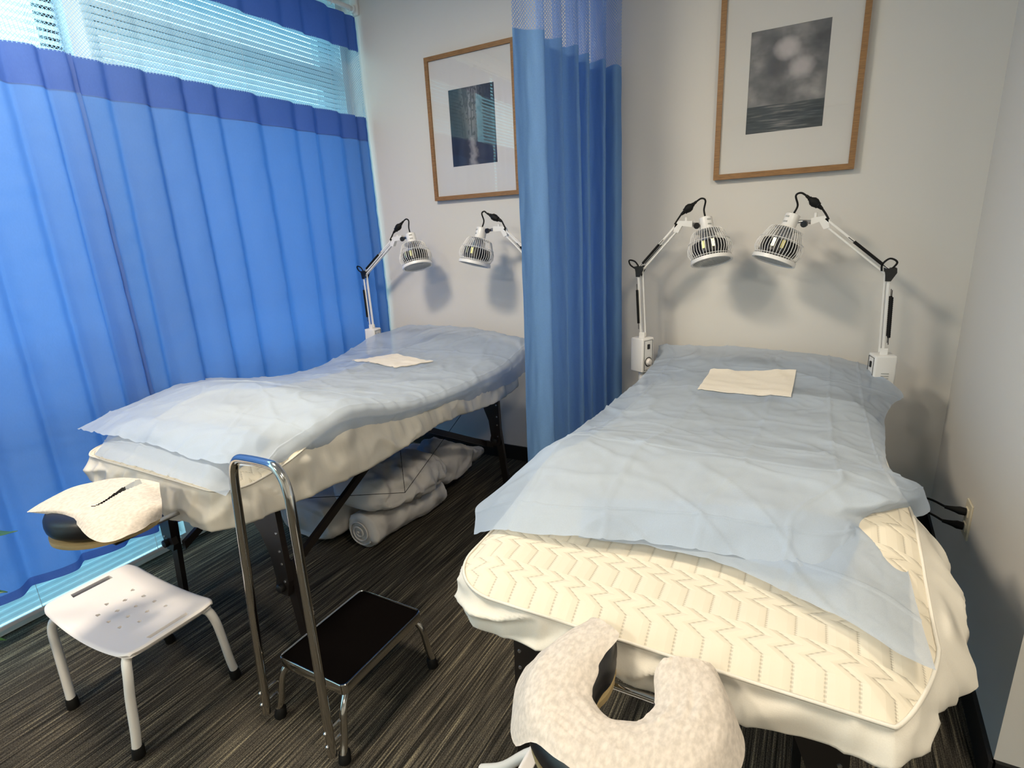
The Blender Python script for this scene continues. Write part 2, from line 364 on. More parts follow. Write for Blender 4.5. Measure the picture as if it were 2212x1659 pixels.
# ---------------------------------------------------------------- venetian blinds (every slat its own piece)
BL = [('white venetian blind over the window behind the photographer', -3.88, -1.47), ('white venetian blind left of the window column, bright slats down to the carpet', -1.28, 1.355), ('white venetian blind right of the window column, nearest the back wall', 1.45, 2.93)]
for bi, (lab, a, b) in enumerate(BL):
    xb = XW+.035
    t = thing('window_blind', lab, 'blind', (xb, (a+b)/2, .03), 'venetian blinds')
    MB().cbox((xb, (a+b)/2, 2.955), (.04, b-a, .05), .004).build('head_rail', M['white_metal'], t)
    MB().cbox((xb, (a+b)/2, .055), (.03, b-a, .02), .004).build('bottom_rail', M['white_metal'], t)
    pitch = .0275; z = .085; L = b-a-.006
    tilt = math.radians({0: 60, 1: 48, 2: 72}[bi]); first = None
    while z < 2.92:
        tl = math.radians(62) if z < 1.2 else tilt
        if first is None:
            s = MB(); w2 = .0135
            w2 = .0145; pts = [(-w2, -.0030), (-w2*.5, .0012), (w2*.1, .0026), (w2*.6, .0008), (w2, -.0030)]
            for k in range(4):
                (x0, z0), (x1, z1) = pts[k], pts[k+1]
                q = len(s.v); s.v += [(x0, -L/2, z0), (x1, -L/2, z1), (x1, L/2, z1), (x0, L/2, z0)]; s.f.append((q, q+1, q+2, q+3))
            o = s.build('slat', M['slat'], t, smooth=True); first = o
        else:
            o = first.copy(); C.objects.link(o)
        o.location = (xb, (a+b)/2, z); o.rotation_euler = (0, tl+random.uniform(-.03, .03), 0)
        z += pitch
    for k in range(int((b-a)/.5)+1):
        y = a+.12+k*(b-a-.24)/max(1, int((b-a)/.5))
        MB().tube([(xb+.016, y, .06), (xb+.016, y, 2.93)], .0011, 5).build('ladder_cord', M['white_metal'], t)
# ---------------------------------------------------------------- curtains
def pleats(folds, amp, rnd=0):
    def f(y):
        if y <= folds[0]: k = 0; t = 0; return -amp*.5
        if y >= folds[-1]: return amp*.3
        for k in range(len(folds)-1):
            if folds[k] <= y < folds[k+1]: break
        t = (y-folds[k])/(folds[k+1]-folds[k]); a = amp*(.75+.5*((k*37 % 10)/10))
        return a*(-.5+t)*(1-sm(.72, 1, t)) + sm(.72, 1, t)*(-.5*amp) + a*.45*math.sin(t*PI)
    return f
def curtain_piece(name, t, m, y0, y1, z0, z1, x, f, ny, nzz, drift=.0, seed=0, hemwave=0):
    mb = MB(); uv = []; s = 0; last = None
    for j in range(nzz+1):
        z = z0+(z1-z0)*j/nzz; s = 0; last = None
        for i in range(ny+1):
            y = y0+(y1-y0)*i/ny
            low = (2.3-z)/2.1
            k = .35+.65*max(0, min(1, low*1.3+.2)) if z < 2.3 else .35
            yy = y+.02*low*math.sin(y*5+seed)
            xx = x+f(y)*k+.012*nz((y*.9, z*.35, seed), 3)*max(low, .1)*2+.004*nz((y, z, seed), 14)+.0022*nz((y*3, z*9, seed), 5)
            zz = z+(hemwave*math.sin(y*7+1)*(1-j/nzz) if hemwave else 0)
            if last is not None: s += math.hypot(yy-last[0], xx-last[1])
            last = (yy, xx)
            mb.v.append((xx, yy, zz)); uv.append((s, z))
    for j in range(nzz):
        for i in range(ny):
            a = j*(ny+1)+i; mb.f.append((a, a+1, a+ny+2, a+ny+1))
    return mb.build(name, m, t, smooth=True, uvs=uv)
def window_curtain(lab, y0, y1, folds, x, seed):
    t = thing('window_curtain', lab, 'curtain', (x, (y0+y1)/2, .21), 'blue window curtains')
    f = pleats(folds, .05)
    n = int((y1-y0)*110)
    curtain_piece('cloth', t, M['curtain'], y0, y1, .245, 2.115, x, f, n, 90, seed=seed)
    curtain_piece('hem', t, M['curtain_double'], y0, y1, .208, .2455, x, f, n, 2, seed=seed)
    curtain_piece('net_seam_band', t, M['curtain_double'], y0, y1, 2.11, 2.255, x-.001, f, n, 6, seed=seed)
    curtain_piece('net_panel', t, M['net'], y0, y1, 2.25, 2.64, x, f, n, 10, seed=seed)
    curtain_piece('header', t, M['curtain_double'], y0, y1, 2.635, 2.83, x, f, n, 10, seed=seed)
    # curtain hooks up to the rod
    hk = MB(); k = 0; y = y0+.04
    while y < y1:
        hk.tube([(x, y, 2.80), (x, y, 2.845), (x+.004, y, 2.86)], .0015, 5); y += .15
    hk.build('hook', M['steel'], t)
    return t
window_curtain('blue curtain with net top, left of the overlap, over the bright near window', -.35, 1.322,
               [-.35, -.14, .09, .33, .52, .75, .93, 1.10, 1.22, 1.322], -2.662, 1)
window_curtain('blue curtain with net top, reaching to the picture wall corner', 1.305, 3.0,
               [1.305, 1.46, 1.624, 1.793, 1.959, 2.20, 2.44, 2.58, 2.79, 2.93, 3.0], -2.68, 4)
t = thing('curtain_rod', 'white curtain rod with rings above the window curtains', 'curtain rod', (-2.68, 1.4, 2.87))
MB().tube([(-2.68, -.6, 2.873), (-2.68, 3.0, 2.873)], .014, 12).build('rod', M['white_metal'], t, smooth=40)
MB().cbox((-2.68, 3.011, 2.90), (.06, .018, .12), .006).build('end_bracket', M['white_metal'], t)
MB().tube([(-2.68, 2.985, 2.873), (-2.68, 3.005, 2.873)], .024, 14).build('end_socket', M['white_metal'], t, smooth=40)
MB().cbox((-2.722, 1.38, 2.885), (.155, .02, .02), .003).build('wall_bracket', M['white_metal'], t)
for k in range(23):
    y = -.3+k*.148; ring = [(-2.68+.022*math.cos(a)*.9, y+.003*math.sin(a), 2.868+.022*math.sin(a)) for a in [2*PI*q/12 for q in range(12)]]
    MB().tube(ring, .002, 5, closed=True).build('ring', M['white_metal'], t, smooth=True)
# divider curtain, bunched on its track at right angles to the back wall
def divider():
    t = thing('divider_curtain', 'gathered blue divider curtain with net top hanging between the two beds', 'curtain', (-1.05, 2.6, .12))
    path = [(-1.135, 2.15), (-1.10, 2.20), (-1.035, 2.245), (-1.075, 2.28), (-1.10, 2.315), (-1.06, 2.36), (-1.005, 2.375), (-1.04, 2.41), (-1.085, 2.44), (-1.05, 2.50), (-.99, 2.50), (-1.01, 2.55), (-1.09, 2.59),
            (-1.07, 2.65), (-1.0, 2.64), (-1.02, 2.70), (-1.10, 2.75), (-1.05, 2.80), (-.965, 2.77), (-.98, 2.84), (-1.09, 2.90), (-1.08, 2.965), (-.95, 2.90), (-.935, 2.97)]
    def piece(name, m, z0, z1, nzz, ex=1.0):
        n = 230; base = spline([(x, y, 0) for x, y in path], n); mb = MB(); uv = []
        for j in range(nzz+1):
            z = z0+(z1-z0)*j/nzz; s = 0
            for i, p in enumerate(base):
                low = (2.9-z)/2.8; q = p+(base[i]-Vector((-1.045, p.y, 0)))*(.12*low-.12)
                q.x += .010*nz((i*.03, z*.5, 3), 2)+.006*low*math.sin(i*.05+z*1.1)
                q.x += .0025*nz((i*.15, z*4, 1), 2); q.y += .0025*nz((i*.2, z*3, 5), 2)
                if i: s += (base[i]-base[i-1]).length
                mb.v.append((q.x*1.0, min(q.y, 2.995), z)); uv.append((s, z))
        w_ = n+1
        for j in range(nzz):
            for i in range(n): a = j*w_+i; mb.f.append((a, a+1, a+w_+1, a+w_))
        mb.build(name, m, t, smooth=True, uvs=uv)
    piece('cloth', M['divider'], .12, 2.26, 90)
    piece('net_panel', M['net_divider'], 2.258, 2.80, 16)
    piece('header', M['curtain_double'], 2.795, 2.96, 4)
    MB().cbox((-1.05, 1.2, 3.0), (.03, 3.6, .05), .003).build('track', M['white_metal'], t)
    hk = MB()
    for k in range(9): hk.tube([(-1.05, 2.2+k*.095, 2.94), (-1.05, 2.2+k*.095, 2.985)], .003, 5)
    hk.build('hook', M['steel'], t)
divider()
# ---------------------------------------------------------------- framed pictures
def art_nodes(name):
    m = mat(name, (.1, .1, .1), .5); tc = N(m, 'ShaderNodeTexCoord'); sp = N(m, 'ShaderNodeSeparateXYZ'); Lk(m, tc.outputs['UV'], sp.inputs[0])
    def mth(op, a, b=None):
        n = N(m, 'ShaderNodeMath'); n.operation = op
        for i, v in enumerate((a, b)):
            if v is None: continue
            if isinstance(v, (int, float)): n.inputs[i].default_value = v
            else: Lk(m, v, n.inputs[i])
        return n.outputs[0]
    def nse(sc3, detail=4):
        mp = N(m, 'ShaderNodeMapping'); mp.inputs['Scale'].default_value = sc3; Lk(m, tc.outputs['UV'], mp.inputs[0])
        n = N(m, 'ShaderNodeTexNoise'); n.inputs['Scale'].default_value = 1; n.inputs['Detail'].default_value = detail; Lk(m, mp.outputs[0], n.inputs['Vector']); return n.outputs[0]
    def ramp(v, els):
        r = N(m, 'ShaderNodeValToRGB'); e = r.color_ramp.elements
        e[0].position, e[0].color = els[0][0], (*els[0][1], 1); e[1].position, e[1].color = els[-1][0], (*els[-1][1], 1)
        for p, c in els[1:-1]: k = e.new(p); k.color = (*c, 1)
        Lk(m, v, r.inputs[0]); return r.outputs[0]
    def mix(f, a, b):
        n = N(m, 'ShaderNodeMix'); n.data_type = 'RGBA'
        if isinstance(f, float): n.inputs[0].default_value = f
        else: Lk(m, f, n.inputs[0])
        for i, v in ((6, a), (7, b)):
            if isinstance(v, tuple): n.inputs[i].default_value = (*v, 1)
            else: Lk(m, v, n.inputs[i])
        return n.outputs[2]
    return m, sp, mth, nse, ramp, mix
def forest():
    m, sp, mth, nse, ramp, mix = art_nodes('misty_forest_print'); U, V = sp.outputs[0], sp.outputs[1]
    # pale mist column right of centre, dark trunks to the left and right, winding pale stream below
    mist = mth('SUBTRACT', 1.0, mth('MULTIPLY', mth('ABSOLUTE', mth('SUBTRACT', U, .47)), 3.2))
    sky = ramp(mth('ADD', mth('MULTIPLY', mist, .6), mth('MULTIPLY', V, .35)), [(.1, (.012, .018, .028)), (.45, (.05, .055, .055)), (.95, (.32, .31, .31))])
    tr = nse((26, 1.6, 1), 3); mask = mth('GREATER_THAN', tr, .56)
    lf = nse((14, 16, 1), 5); mask2 = mth('GREATER_THAN', mth('ADD', lf, mth('MULTIPLY', V, .12)), .64)
    both = mth('MULTIPLY', mth('MAXIMUM', mask, mask2), mth('GREATER_THAN', V, .38))
    up = mix(mth('MULTIPLY', both, .7), sky, (.012, .018, .020))
    sw = mth('ABSOLUTE', mth('SUBTRACT', U, mth('ADD', .38, mth('MULTIPLY', nse((1.5, 5, 1), 1), .22))))
    st = ramp(mth('ADD', sw, mth('MULTIPLY', nse((18, 22, 1), 4), .12)), [(.08, (.30, .28, .27)), (.17, (.035, .035, .045)), (.4, (.010, .013, .026))])
    lowm = mth('LESS_THAN', mth('ADD', V, mth('MULTIPLY', nse((6, 3, 1), 3), .12)), .42)
    Lk(m, mix(lowm, up, st), bsdf(m).inputs['Base Color']); return m
def seascape():
    m, sp, mth, nse, ramp, mix = art_nodes('cloudy_sea_print'); U, V = sp.outputs[0], sp.outputs[1]
    cl = nse((2.6, 4.2, 1), 9)
    base = ramp(cl, [(.30, (.055, .06, .072)), (.47, (.15, .15, .16)), (.60, (.27, .26, .265)), (.75, (.42, .40, .40))])
    d = mth('ADD', mth('POWER', mth('SUBTRACT', U, .36), 2.0), mth('MULTIPLY', mth('POWER', mth('SUBTRACT', V, .62), 2.0), 1.6))
    dk = ramp(mth('ADD', d, mth('MULTIPLY', nse((6, 6, 1), 4), .03)), [(.02, (1, 1, 1)), (.06, (0, 0, 0))])
    sky = mix(mth('MULTIPLY', dk, .75), base, (.055, .058, .075))
    d2 = mth('ADD', mth('POWER', mth('SUBTRACT', U, .68), 2.0), mth('MULTIPLY', mth('POWER', mth('SUBTRACT', V, .60), 2.0), 2.2))
    d3 = mth('ADD', mth('POWER', mth('SUBTRACT', U, .47), 2.0), mth('MULTIPLY', mth('POWER', mth('SUBTRACT', V, .80), 2.0), 2.2))
    for dd in (d2, d3):
        wh = ramp(mth('ADD', dd, mth('MULTIPLY', nse((7, 8, 1), 5), .03)), [(.018, (1, 1, 1)), (.05, (0, 0, 0))])
        sky = mix(mth('MULTIPLY', wh, .7), sky, (.62, .57, .58))
    wv = nse((3, 46, 1), 3)
    sea = ramp(mth('ADD', wv, mth('MULTIPLY', mth('ABSOLUTE', mth('SUBTRACT', U, .48)), -.35)), [(.25, (.012, .022, .034)), (.45, (.045, .06, .075)), (.62, (.22, .21, .21))])
    Lk(m, mix(mth('LESS_THAN', V, .27), sky, sea), bsdf(m).inputs['Base Color']); return m
def picture(lab, x0, x1, z0, z1, px0, px1, pz0, pz1, art):
    y = YB-.004; t = thing('framed_picture', lab, 'picture', ((x0+x1)/2, y, z0), 'framed pictures on the back wall')
    w_ = .024; d = .03
    for k, (a, b) in enumerate((((x0, z0), (x1, z0+w_)), ((x0, z1-w_), (x1, z1)))):
        MB().prism([(x0, a[1] if k == 0 else b[1]), (x1, a[1] if k == 0 else b[1]), (x1-w_, b[1] if k == 0 else a[1]), (x0+w_, b[1] if k == 0 else a[1])], 1, y-d, y).build('frame_rail', M['wood'], t)
    for k, (xa, xb) in enumerate(((x0, x0+w_), (x1, x1-w_))):
        MB().prism([(xa, z0), (xb, z0+w_), (xb, z1-w_), (xa, z1)], 1, y-d, y).build('frame_rail', M['wood'], t)
    MB().bbox((x0+.01, y-.016, z0+.01), (x1-.01, y-.004, z1-.01)).build('backing', M['ply'], t)
    mb = MB(); o = (x0+w_-.004, x1-w_+.004, z0+w_-.004, z1-w_+.004); a, b = y-.019, y-.0165
    mb.bbox((o[0], a, o[2]), (px0, b, o[3])); mb.bbox((px1, a, o[2]), (o[1], b, o[3])); mb.bbox((px0, a, o[2]), (px1, b, pz0)); mb.bbox((px0, a, pz1), (px1, b, o[3]))
    mb.build('mat_board', M['matboard'], t)
    mb = MB(); mb.v = [(px0, y-.0168, pz0), (px1, y-.0168, pz0), (px1, y-.0168, pz1), (px0, y-.0168, pz1)]; mb.f = [(0, 1, 2, 3)]
    mb.build('print', art, t, uvs=[(0, 0), (1, 0), (1, 1), (0, 1)])
    MB().bbox((o[0], y-.0245, o[2]), (o[1], y-.0225, o[3])).build('glass_pane', M['picture_glass'], t)
picture('oak framed print of a misty forest stream, beside the divider curtain', -2.165, -1.555, 1.703, 2.512, -2.013, -1.700, 1.892, 2.316, forest())
picture('oak framed print of a cloudy sea, above the right bed', -.485, .105, 1.690, 2.50, -.351, -.035, 1.882, 2.306, seascape())
# ---------------------------------------------------------------- heat lamps
def heat_lamp(lab, bx, btop, joint, elbow, br, neck, axis, side, turn, by=2.78):
    """side=+1: arm reaches to the right; bx/btop control box centre and top"""
    t = thing('heat_lamp', lab, 'lamp', (bx, by, 0), 'heat lamps at the heads of the beds')
    Y = by
    bz = btop-.09
    # stand
    MB().tube([(bx, Y, .045), (bx, Y, bz-.08)], .017, 14).build('pole', M['white_metal'], t, smooth=40)
    MB().tube([(bx, Y, .60), (bx, Y, .63)], .022, 14).build('pole_collar', M['black_plastic'], t, smooth=40)
    for k in range(5):
        a = 2*PI*k/5+.4; e = (bx+.12*math.cos(a), Y+.12*math.sin(a))
        f = MB().tube([(bx, Y, .06), (e[0], e[1], .045)], [.016, .011], 8).build('base_leg', M['white_metal'], t, smooth=40)
        MB().lathe([(0, .018), (.018, .018)], (e[0]-.009*math.cos(a+PI/2), e[1]-.009*math.sin(a+PI/2), .0185), (math.cos(a+PI/2), math.sin(a+PI/2), 0), 12).build('caster', M['rubber'], f, smooth=40)
    ca = MB().tube([(bx+.03*side, Y-.02, bz-.085), (bx+.035*side, Y-.02, bz-.14), (bx+.02, Y-.02, bz-.3), (bx+.02, Y-.02, .06)], .005, 6); ca.build('power_cable', M['rubber'], t, smooth=True)
    # control box with panel, rocker switch, dial
    rot = Matrix.Rotation(math.radians(turn), 3, 'Z')
    def R(x, y, z): v = rot @ Vector((x, y, z)); return (bx+v.x, Y+v.y, bz+v.z)
    cb = MB().cbox((bx, Y, bz), (.085, .085, .18), .008, rot, 3).build('control_box', M['white_metal'], t, smooth=40)
    fx = .0435*side
    def plate(n, x, y, z, sx_, sy_, sz_, m, r=.0008): MB().cbox(R(x, y, z), (sx_, sy_, sz_), r, rot).build(n, m, cb)
    for yy, zz, sy_, sz_ in ((-.03, 0, .002, .155), (.03, 0, .002, .155), (0, .0775, .062, .002), (0, -.0775, .062, .002)): plate('panel_line', fx, yy, zz, .002, sy_, sz_, M['black_plastic'])
    plate('switch', fx, 0, .045, .008, .016, .026, M['black_plastic'], .002)
    v = rot @ Vector((side, 0, 0))
    MB().lathe([(0, .02), (.004, .02), (.005, .016), (.014, .014), (.015, .011)], R(fx, 0, -.035), v, 20).build('dial', M['white_plastic'], cb, smooth=35)
    MB().lathe([(0, .025), (.0012, .025)], R(fx, 0, -.035), v, 24).build('dial_ring', M['black_plastic'], cb)
    for k in range(4 if side < 0 else 0): plate('vent_slot', .0, -.0435, -.02+k*.011, .03, .002, .004, M['grille'])
    # lower arm: channel, two springs
    J = Vector((joint[0], Y, joint[1])); B0 = Vector((bx, Y, btop)); E = Vector((elbow[0], Y, elbow[1]))
    MB().cbox((bx, Y, btop+.012), (.03, .03, .03), .003).build('arm_socket', M['white_metal'], t)
    d = (J-B0); la = MB()
    def bar(mb, p, q, wd, th, off=(0, 0, 0)):
        p = Vector(p)+Vector(off); q = Vector(q)+Vector(off); dd = (q-p); L = dd.length; z_ = dd.normalized(); y_ = Vector((0, 1, 0)); x_ = y_.cross(z_).normalized()
        mb.cbox((p+q)/2, (wd, th, L), .001, Matrix((x_, y_, z_)).transposed(), 1)
    bar(la, B0, J, .011, .004, (-.004, -.012, 0)); bar(la, B0, J, .011, .004, (-.004, .012, 0)); bar(la, B0+d*.02, J, .007, .006, (.016*side, 0, 0))
    la.build('lower_arm', M['white_metal'], t)
    def spring(p, q, off):
        p = Vector(p)+Vector(off); q = Vector(q)+Vector(off); n = 150; L = (q-p).length; ax = (q-p).normalized(); a_ = ax.cross(Vector((0, 1, 0))).normalized(); b_ = Vector((0, 1, 0))
        mb = MB(); prof = [(L*i/40, .0068 if i % 2 else .0056) for i in range(41)]
        mb.lathe(prof, p, ax, 10); mb.tube([p-ax*.03, p], .0015, 5); mb.tube([q, q+ax*.03], .0015, 5)
        mb.build('spring', M['rubber'], t, smooth=True)
    for oy in (-.02, .02): spring(B0+d*.22, B0+d*.72, (-.012*side, oy, 0))
    # black joint plates
    jb = MB()
    for oy in (-.018, .018):
        jb.prism([(J.x-.022, J.z+.022), (J.x+.022, J.z+.024), (J.x+.024*1, J.z+.004), (J.x+.006, J.z-.03), (J.x-.014, J.z-.03), (J.x-.016, J.z-.006)], 1, Y+oy-.0015, Y+oy+.0015)
    for p in ((-.012, .014), (.014, .014), (0, -.02), (0, 0)): jb.tube([(J.x+p[0], Y-.021, J.z+p[1]), (J.x+p[0], Y+.021, J.z+p[1])], .0038, 8)
    jb.build('joint', M['black_plastic'], t)
    # upper arm
    ua = MB(); dd = E-J; nrm = Vector((-dd.z, 0, dd.x)).normalized()*(.011 if side > 0 else -.011)
    bar(ua, J, E, .009, .004, nrm+Vector((0, -.010, 0))); bar(ua, J, E, .009, .004, nrm+Vector((0, .010, 0))); bar(ua, J, E, .008, .018, -nrm*.9)
    ua.build('upper_arm', M['white_metal'], t)
    for oy in (-.018, .018): spring(J+dd*.14, J+dd*.56, nrm*.9+Vector((0, oy, 0)))
    # elbow bracket
    Bq = Vector((br[0], Y, br[1])); eb = MB()
    eb.prism([(E.x-.026*side, E.z-.03), (E.x-.004*side, E.z-.036), (E.x+.014*side, E.z-.004), (Bq.x-.012*side, Bq.z-.012), (Bq.x-.012*side, Bq.z+.016), (E.x-.004*side, E.z+.02), (E.x-.018*side, E.z+.008)], 1, Y-.012, Y+.012)
    eb.tube([(E.x+.03*side, Y, E.z+.015), (E.x+.03*side, Y, E.z+.034)], .0065, 10)
    eb.build('elbow_bracket', M['white_metal'], t)
    A = Vector(axis).normalized(); Nk = Vector((neck[0], Y, neck[1]))
    MB().tube([Bq-Vector((.014*side, 0, 0)), Bq+(Nk+A*.03-Bq)*.5, Nk+A*.035], [.009, .008, .007], 10).build('ball_joint', M['steel'], t, smooth=True)
    kb = MB(); kb.lathe([(0, .005), (.012, .008), (.02, .014), (.032, .014)], Bq+Vector((.004*side, -.01, -.004)), (.3*side, -.9, -.1), 12); kb.build('tilt_knob', M['black_plastic'], t, smooth=40)
    # head
    nk = MB(); nk.lathe([(0, .024), (.003, .030), (.06, .031), (.066, .036)], Nk, A, 24); n_ = nk.build('lamp_neck', M['white_metal'], t, smooth=40)
    a_ = A.cross(Vector((0, 1, 0))).normalized(); b_ = a_.cross(A).normalized()
    for s_ in (.018, .040):
        c = Nk+A*s_-b_*0; dv = (a_*(.6*side)+Vector((0, -1, 0))*.8).normalized(); dv = (dv-A*dv.dot(A)).normalized()
        MB().cbox(c+dv*.031, (.018, .004, .006), .001, Matrix((dv.cross(A).normalized(), dv, A)).transposed(), 1).build('vent_slot', M['grille'], n_)
    prof = [(.064, .050), (.069, .066), (.076, .072), (.11, .085), (.142, .098), (.166, .099), (.188, .088), (.203, .083)]
    cg = MB(); nw = 44
    for k in range(nw):
        th = 2*PI*k/nw; dr = a_*math.cos(th)+b_*math.sin(th)
        cg.tube([Nk+A*s_+dr*r for s_, r in prof], .0015, 5)
    for s_, r in ((.064, .050), (.12, .0915), (.19, .0885)):
        cg.tube([Nk+A*s_+(a_*math.cos(2*PI*k/36)+b_*math.sin(2*PI*k/36))*r for k in range(36)], .0014, 5, closed=True)
    cg.build('wire_cage', M['white_metal'], t, smooth=True)
    MB().lathe([(.061, .034), (.062, .052), (.066, .052), (.067, .034)], Nk, A, 28, False).build('cage_collar', M['white_metal'], t, smooth=40)
    MB().lathe([(.198, .080), (.198, .092), (.214, .093), (.214, .084), (.198, .080)], Nk, A, 40, False).build('rim', M['white_metal'], t, smooth=40)
    gr = MB()
    for k in range(-11, 12):
        o_ = k*.0072; h = math.sqrt(max(.083**2-o_*o_, 0)); c = Nk+A*.209
        gr.tube([c+a_*o_-b_*h, c+a_*o_+b_*h], .0009, 4); gr.tube([c+b_*o_-a_*h, c+b_*o_+a_*h], .0009, 4)
    gr.build('front_grille', M['grille'], t)
    MB().lathe([(.07, .020), (.085, .035), (.11, .045), (.122, .052)], Nk, A, 24).build('heater_neck', M['steel'], t, smooth=40)
    hd = MB().lathe([(.122, .052), (.124, .076), (.176, .078), (.18, .070)], Nk, A, 32).build('heater_drum', M['drum'], t, smooth=40)
    for q, off in enumerate((-.25, .28)):
        dv = Vector((off+.1*side, -1, .05)); dv = (dv-A*dv.dot(A)).normalized(); sd = dv.cross(A).normalized()
        MB().cbox(Nk+A*.143+dv*.0775, (.014, .002, .036), .0008, Matrix((sd, dv, A)).transposed(), 1).build('brass_plate', M['brass'], hd)
    # cable from neck up and over to the arm, with a plug connector
    up = Nk-A*.004
    pk = Vector((up.x-.012*side, Y, up.z+.085)); cs = up-A*.04
    loop = spline([up, cs-Vector((0, 0, .005)), Vector((up.x-.002*side, Y, up.z+.072)), Vector((up.x-.02*side, Y, up.z+.083)), Vector((up.x-.045*side, Y-.004, up.z+.068)), Vector((E.x+.02*side, Y-.006, E.z+.062)), Vector((E.x-.005*side, Y-.008, E.z+.03)), Vector((E.x-.02*side, Y-.014, E.z+.004))], 40)
    MB().tube(loop, .0042, 8).build('head_cable', M['rubber'], t, smooth=True)
    p0 = Vector((up.x-.042*side, Y-.004, up.z+.070)); p1 = Vector((E.x+.008*side, Y-.007, E.z+.048)); L = (p1-p0).length
    MB().lathe([(0, .006), (L*.18, .007), (L*.2, .010), (L*.25, .009), (L*.4, .018), (L*.55, .019), (L*.72, .0135), (L*.76, .0145), (L*.8, .009), (L, .006)], p0, p1-p0, 12).build('cable_connector', M['rubber'], t, smooth=30)
    jl = spline([J+Vector((.004*side, -.01, .01)), J+Vector((-.02*side, -.012, .045)), J+Vector((-.05*side, -.012, .052)) if side > 0 else J+Vector((-.006, -.012, .062)), J+Vector((-.045*side, -.012, .03)) if side > 0 else J+Vector((-.03, -.012, .04)), J+Vector((-.02*side, -.012, .012)) if side > 0 else J+Vector((-.03, -.012, .012))], 20)
    MB().tube(jl, .004, 7).build('joint_cable', M['rubber'], t, smooth=True)
heat_lamp('white heat lamp left of the right bed, beside the divider curtain', -.765, .935, (-.785, 1.275), (-.595, 1.487), (-.522, 1.487), (-.478, 1.515), (.22, -.27, -.94), 1, -28)
heat_lamp('white heat lamp right of the right bed, nearest the right wall', .285, .912, (.268, 1.253), (.006, 1.478), (-.052, 1.474), (-.110, 1.510), (-.30, -.22, -.93), -1, 14)
heat_lamp('white heat lamp by the window curtain corner, left of the left bed', -2.625, .905, (-2.632, 1.268), (-2.355, 1.475), (-2.272, 1.489), (-2.222, 1.512), (.30, -.18, -.93), 1, 8)
heat_lamp('white heat lamp whose arm vanishes behind the divider curtain', -1.33, .905, (-1.325, 1.275), (-1.56, 1.505), (-1.635, 1.512), (-1.700, 1.525), (-.16, -.25, -.95), -1, 10)
# ---------------------------------------------------------------- treatment tables
def table(lab, cx, y0, y1, hw):
    t = thing('massage_table', lab, 'table', (cx, (y0+y1)/2, 0), 'black folding massage tables')
    MB().cbox((cx, (y0+y1)/2, .735), (hw*2-.08, y1-y0-.06, .10), .03, seg=3).build('cushion', M['vinyl'], t, smooth=40)
    fr = MB(); zt = .675
    for s in (-1, 1): fr.cbox((cx+s*(hw-.085), (y0+y1)/2, zt), (.03, y1-y0-.12, .06), .003)
    for y in (y0+.08, y1-.08, (y0+y1)/2): fr.cbox((cx, y, zt), (hw*2-.2, .03, .058), .003)
    fr.build('frame', M['dark_wood'], t)
    for y in (y0+.13, y1-.13):
        for s in (-1, 1):
            xo = cx+s*(hw-.035)
            P = [(0, .67), (-.20, .67), (-.155, .60), (-.10, .53), (-.068, .45), (-.058, .36), (-.066, .33), (-.052, .30), (-.01, .30), (.006, .36)]
            lg = MB(); lg.prism([(xo+s*a, z) for a, z in P], 1, y-.011, y+.011); L = lg.build('leg', M['dark_wood'], t)
            ex = MB(); ex.prism([(xo-s*.052, .42), (xo-s*.010, .42), (xo+s*.035, .02), (xo-s*.002, .02)], 1, y+.012, y+.032); ex.build('leg_extension', M['dark_wood'], L)
            MB().lathe([(0, .020), (.018, .024), (.03, .022)], (xo+s*.016, y+.022, 0), (0, 0, 1), 12).build('rubber_foot', M['rubber'], L, smooth=40)
            MB().lathe([(0, .014), (.006, .017), (.018, .016), (.022, .008)], (xo-s*.028, y-.011, .335), (0, -1, 0), 12).build('leg_knob', M['black_plastic'], L, smooth=40)
            for z in (.55, .48, .43, .36):
                MB().lathe([(0, .005), (.003, .004)], (xo-s*.012, y-.011, z), (0, -1, 0), 8).build('bolt', M['steel'], L)
        MB().cbox((cx, y+.005, .655 if y < 1.5 else .30), (hw*2-.17, .018, .035), .003).build('cross_bar', M['dark_wood'], t)
    # diagonal braces
    ym = (y0+y1)/2
    for s in (-1, 1):
        xo = cx+s*(hw-.115)
        for ya, yb in ((y0+.15, y0+.78), (y1-.17, y1-.80)):
            b = MB(); b.prism([(ya, .30), (ya+.0, .335), (yb, .66), (yb+(.03 if yb > ya else -.03), .645)], 0, xo-.009, xo+.009); b.build('brace', M['dark_wood'], t)
        for (ya, za), (yb, zb) in (((y0+.15, .64), (ym, .33)), ((y1-.17, .64), (ym, .33)), ((ym, .33), (ym, .66))):
            MB().tube([(xo-s*.02, ya, za), (xo-s*.02, yb, zb)], .0014, 5).build('cable', M['steel'] if 0 else M['rubber'], t)
    return t
table('black folding massage table under the left bed covers', -1.895, .93, 2.68, .41)
table('black folding massage table under the right bed covers', -.225, .875, 2.62, .395)
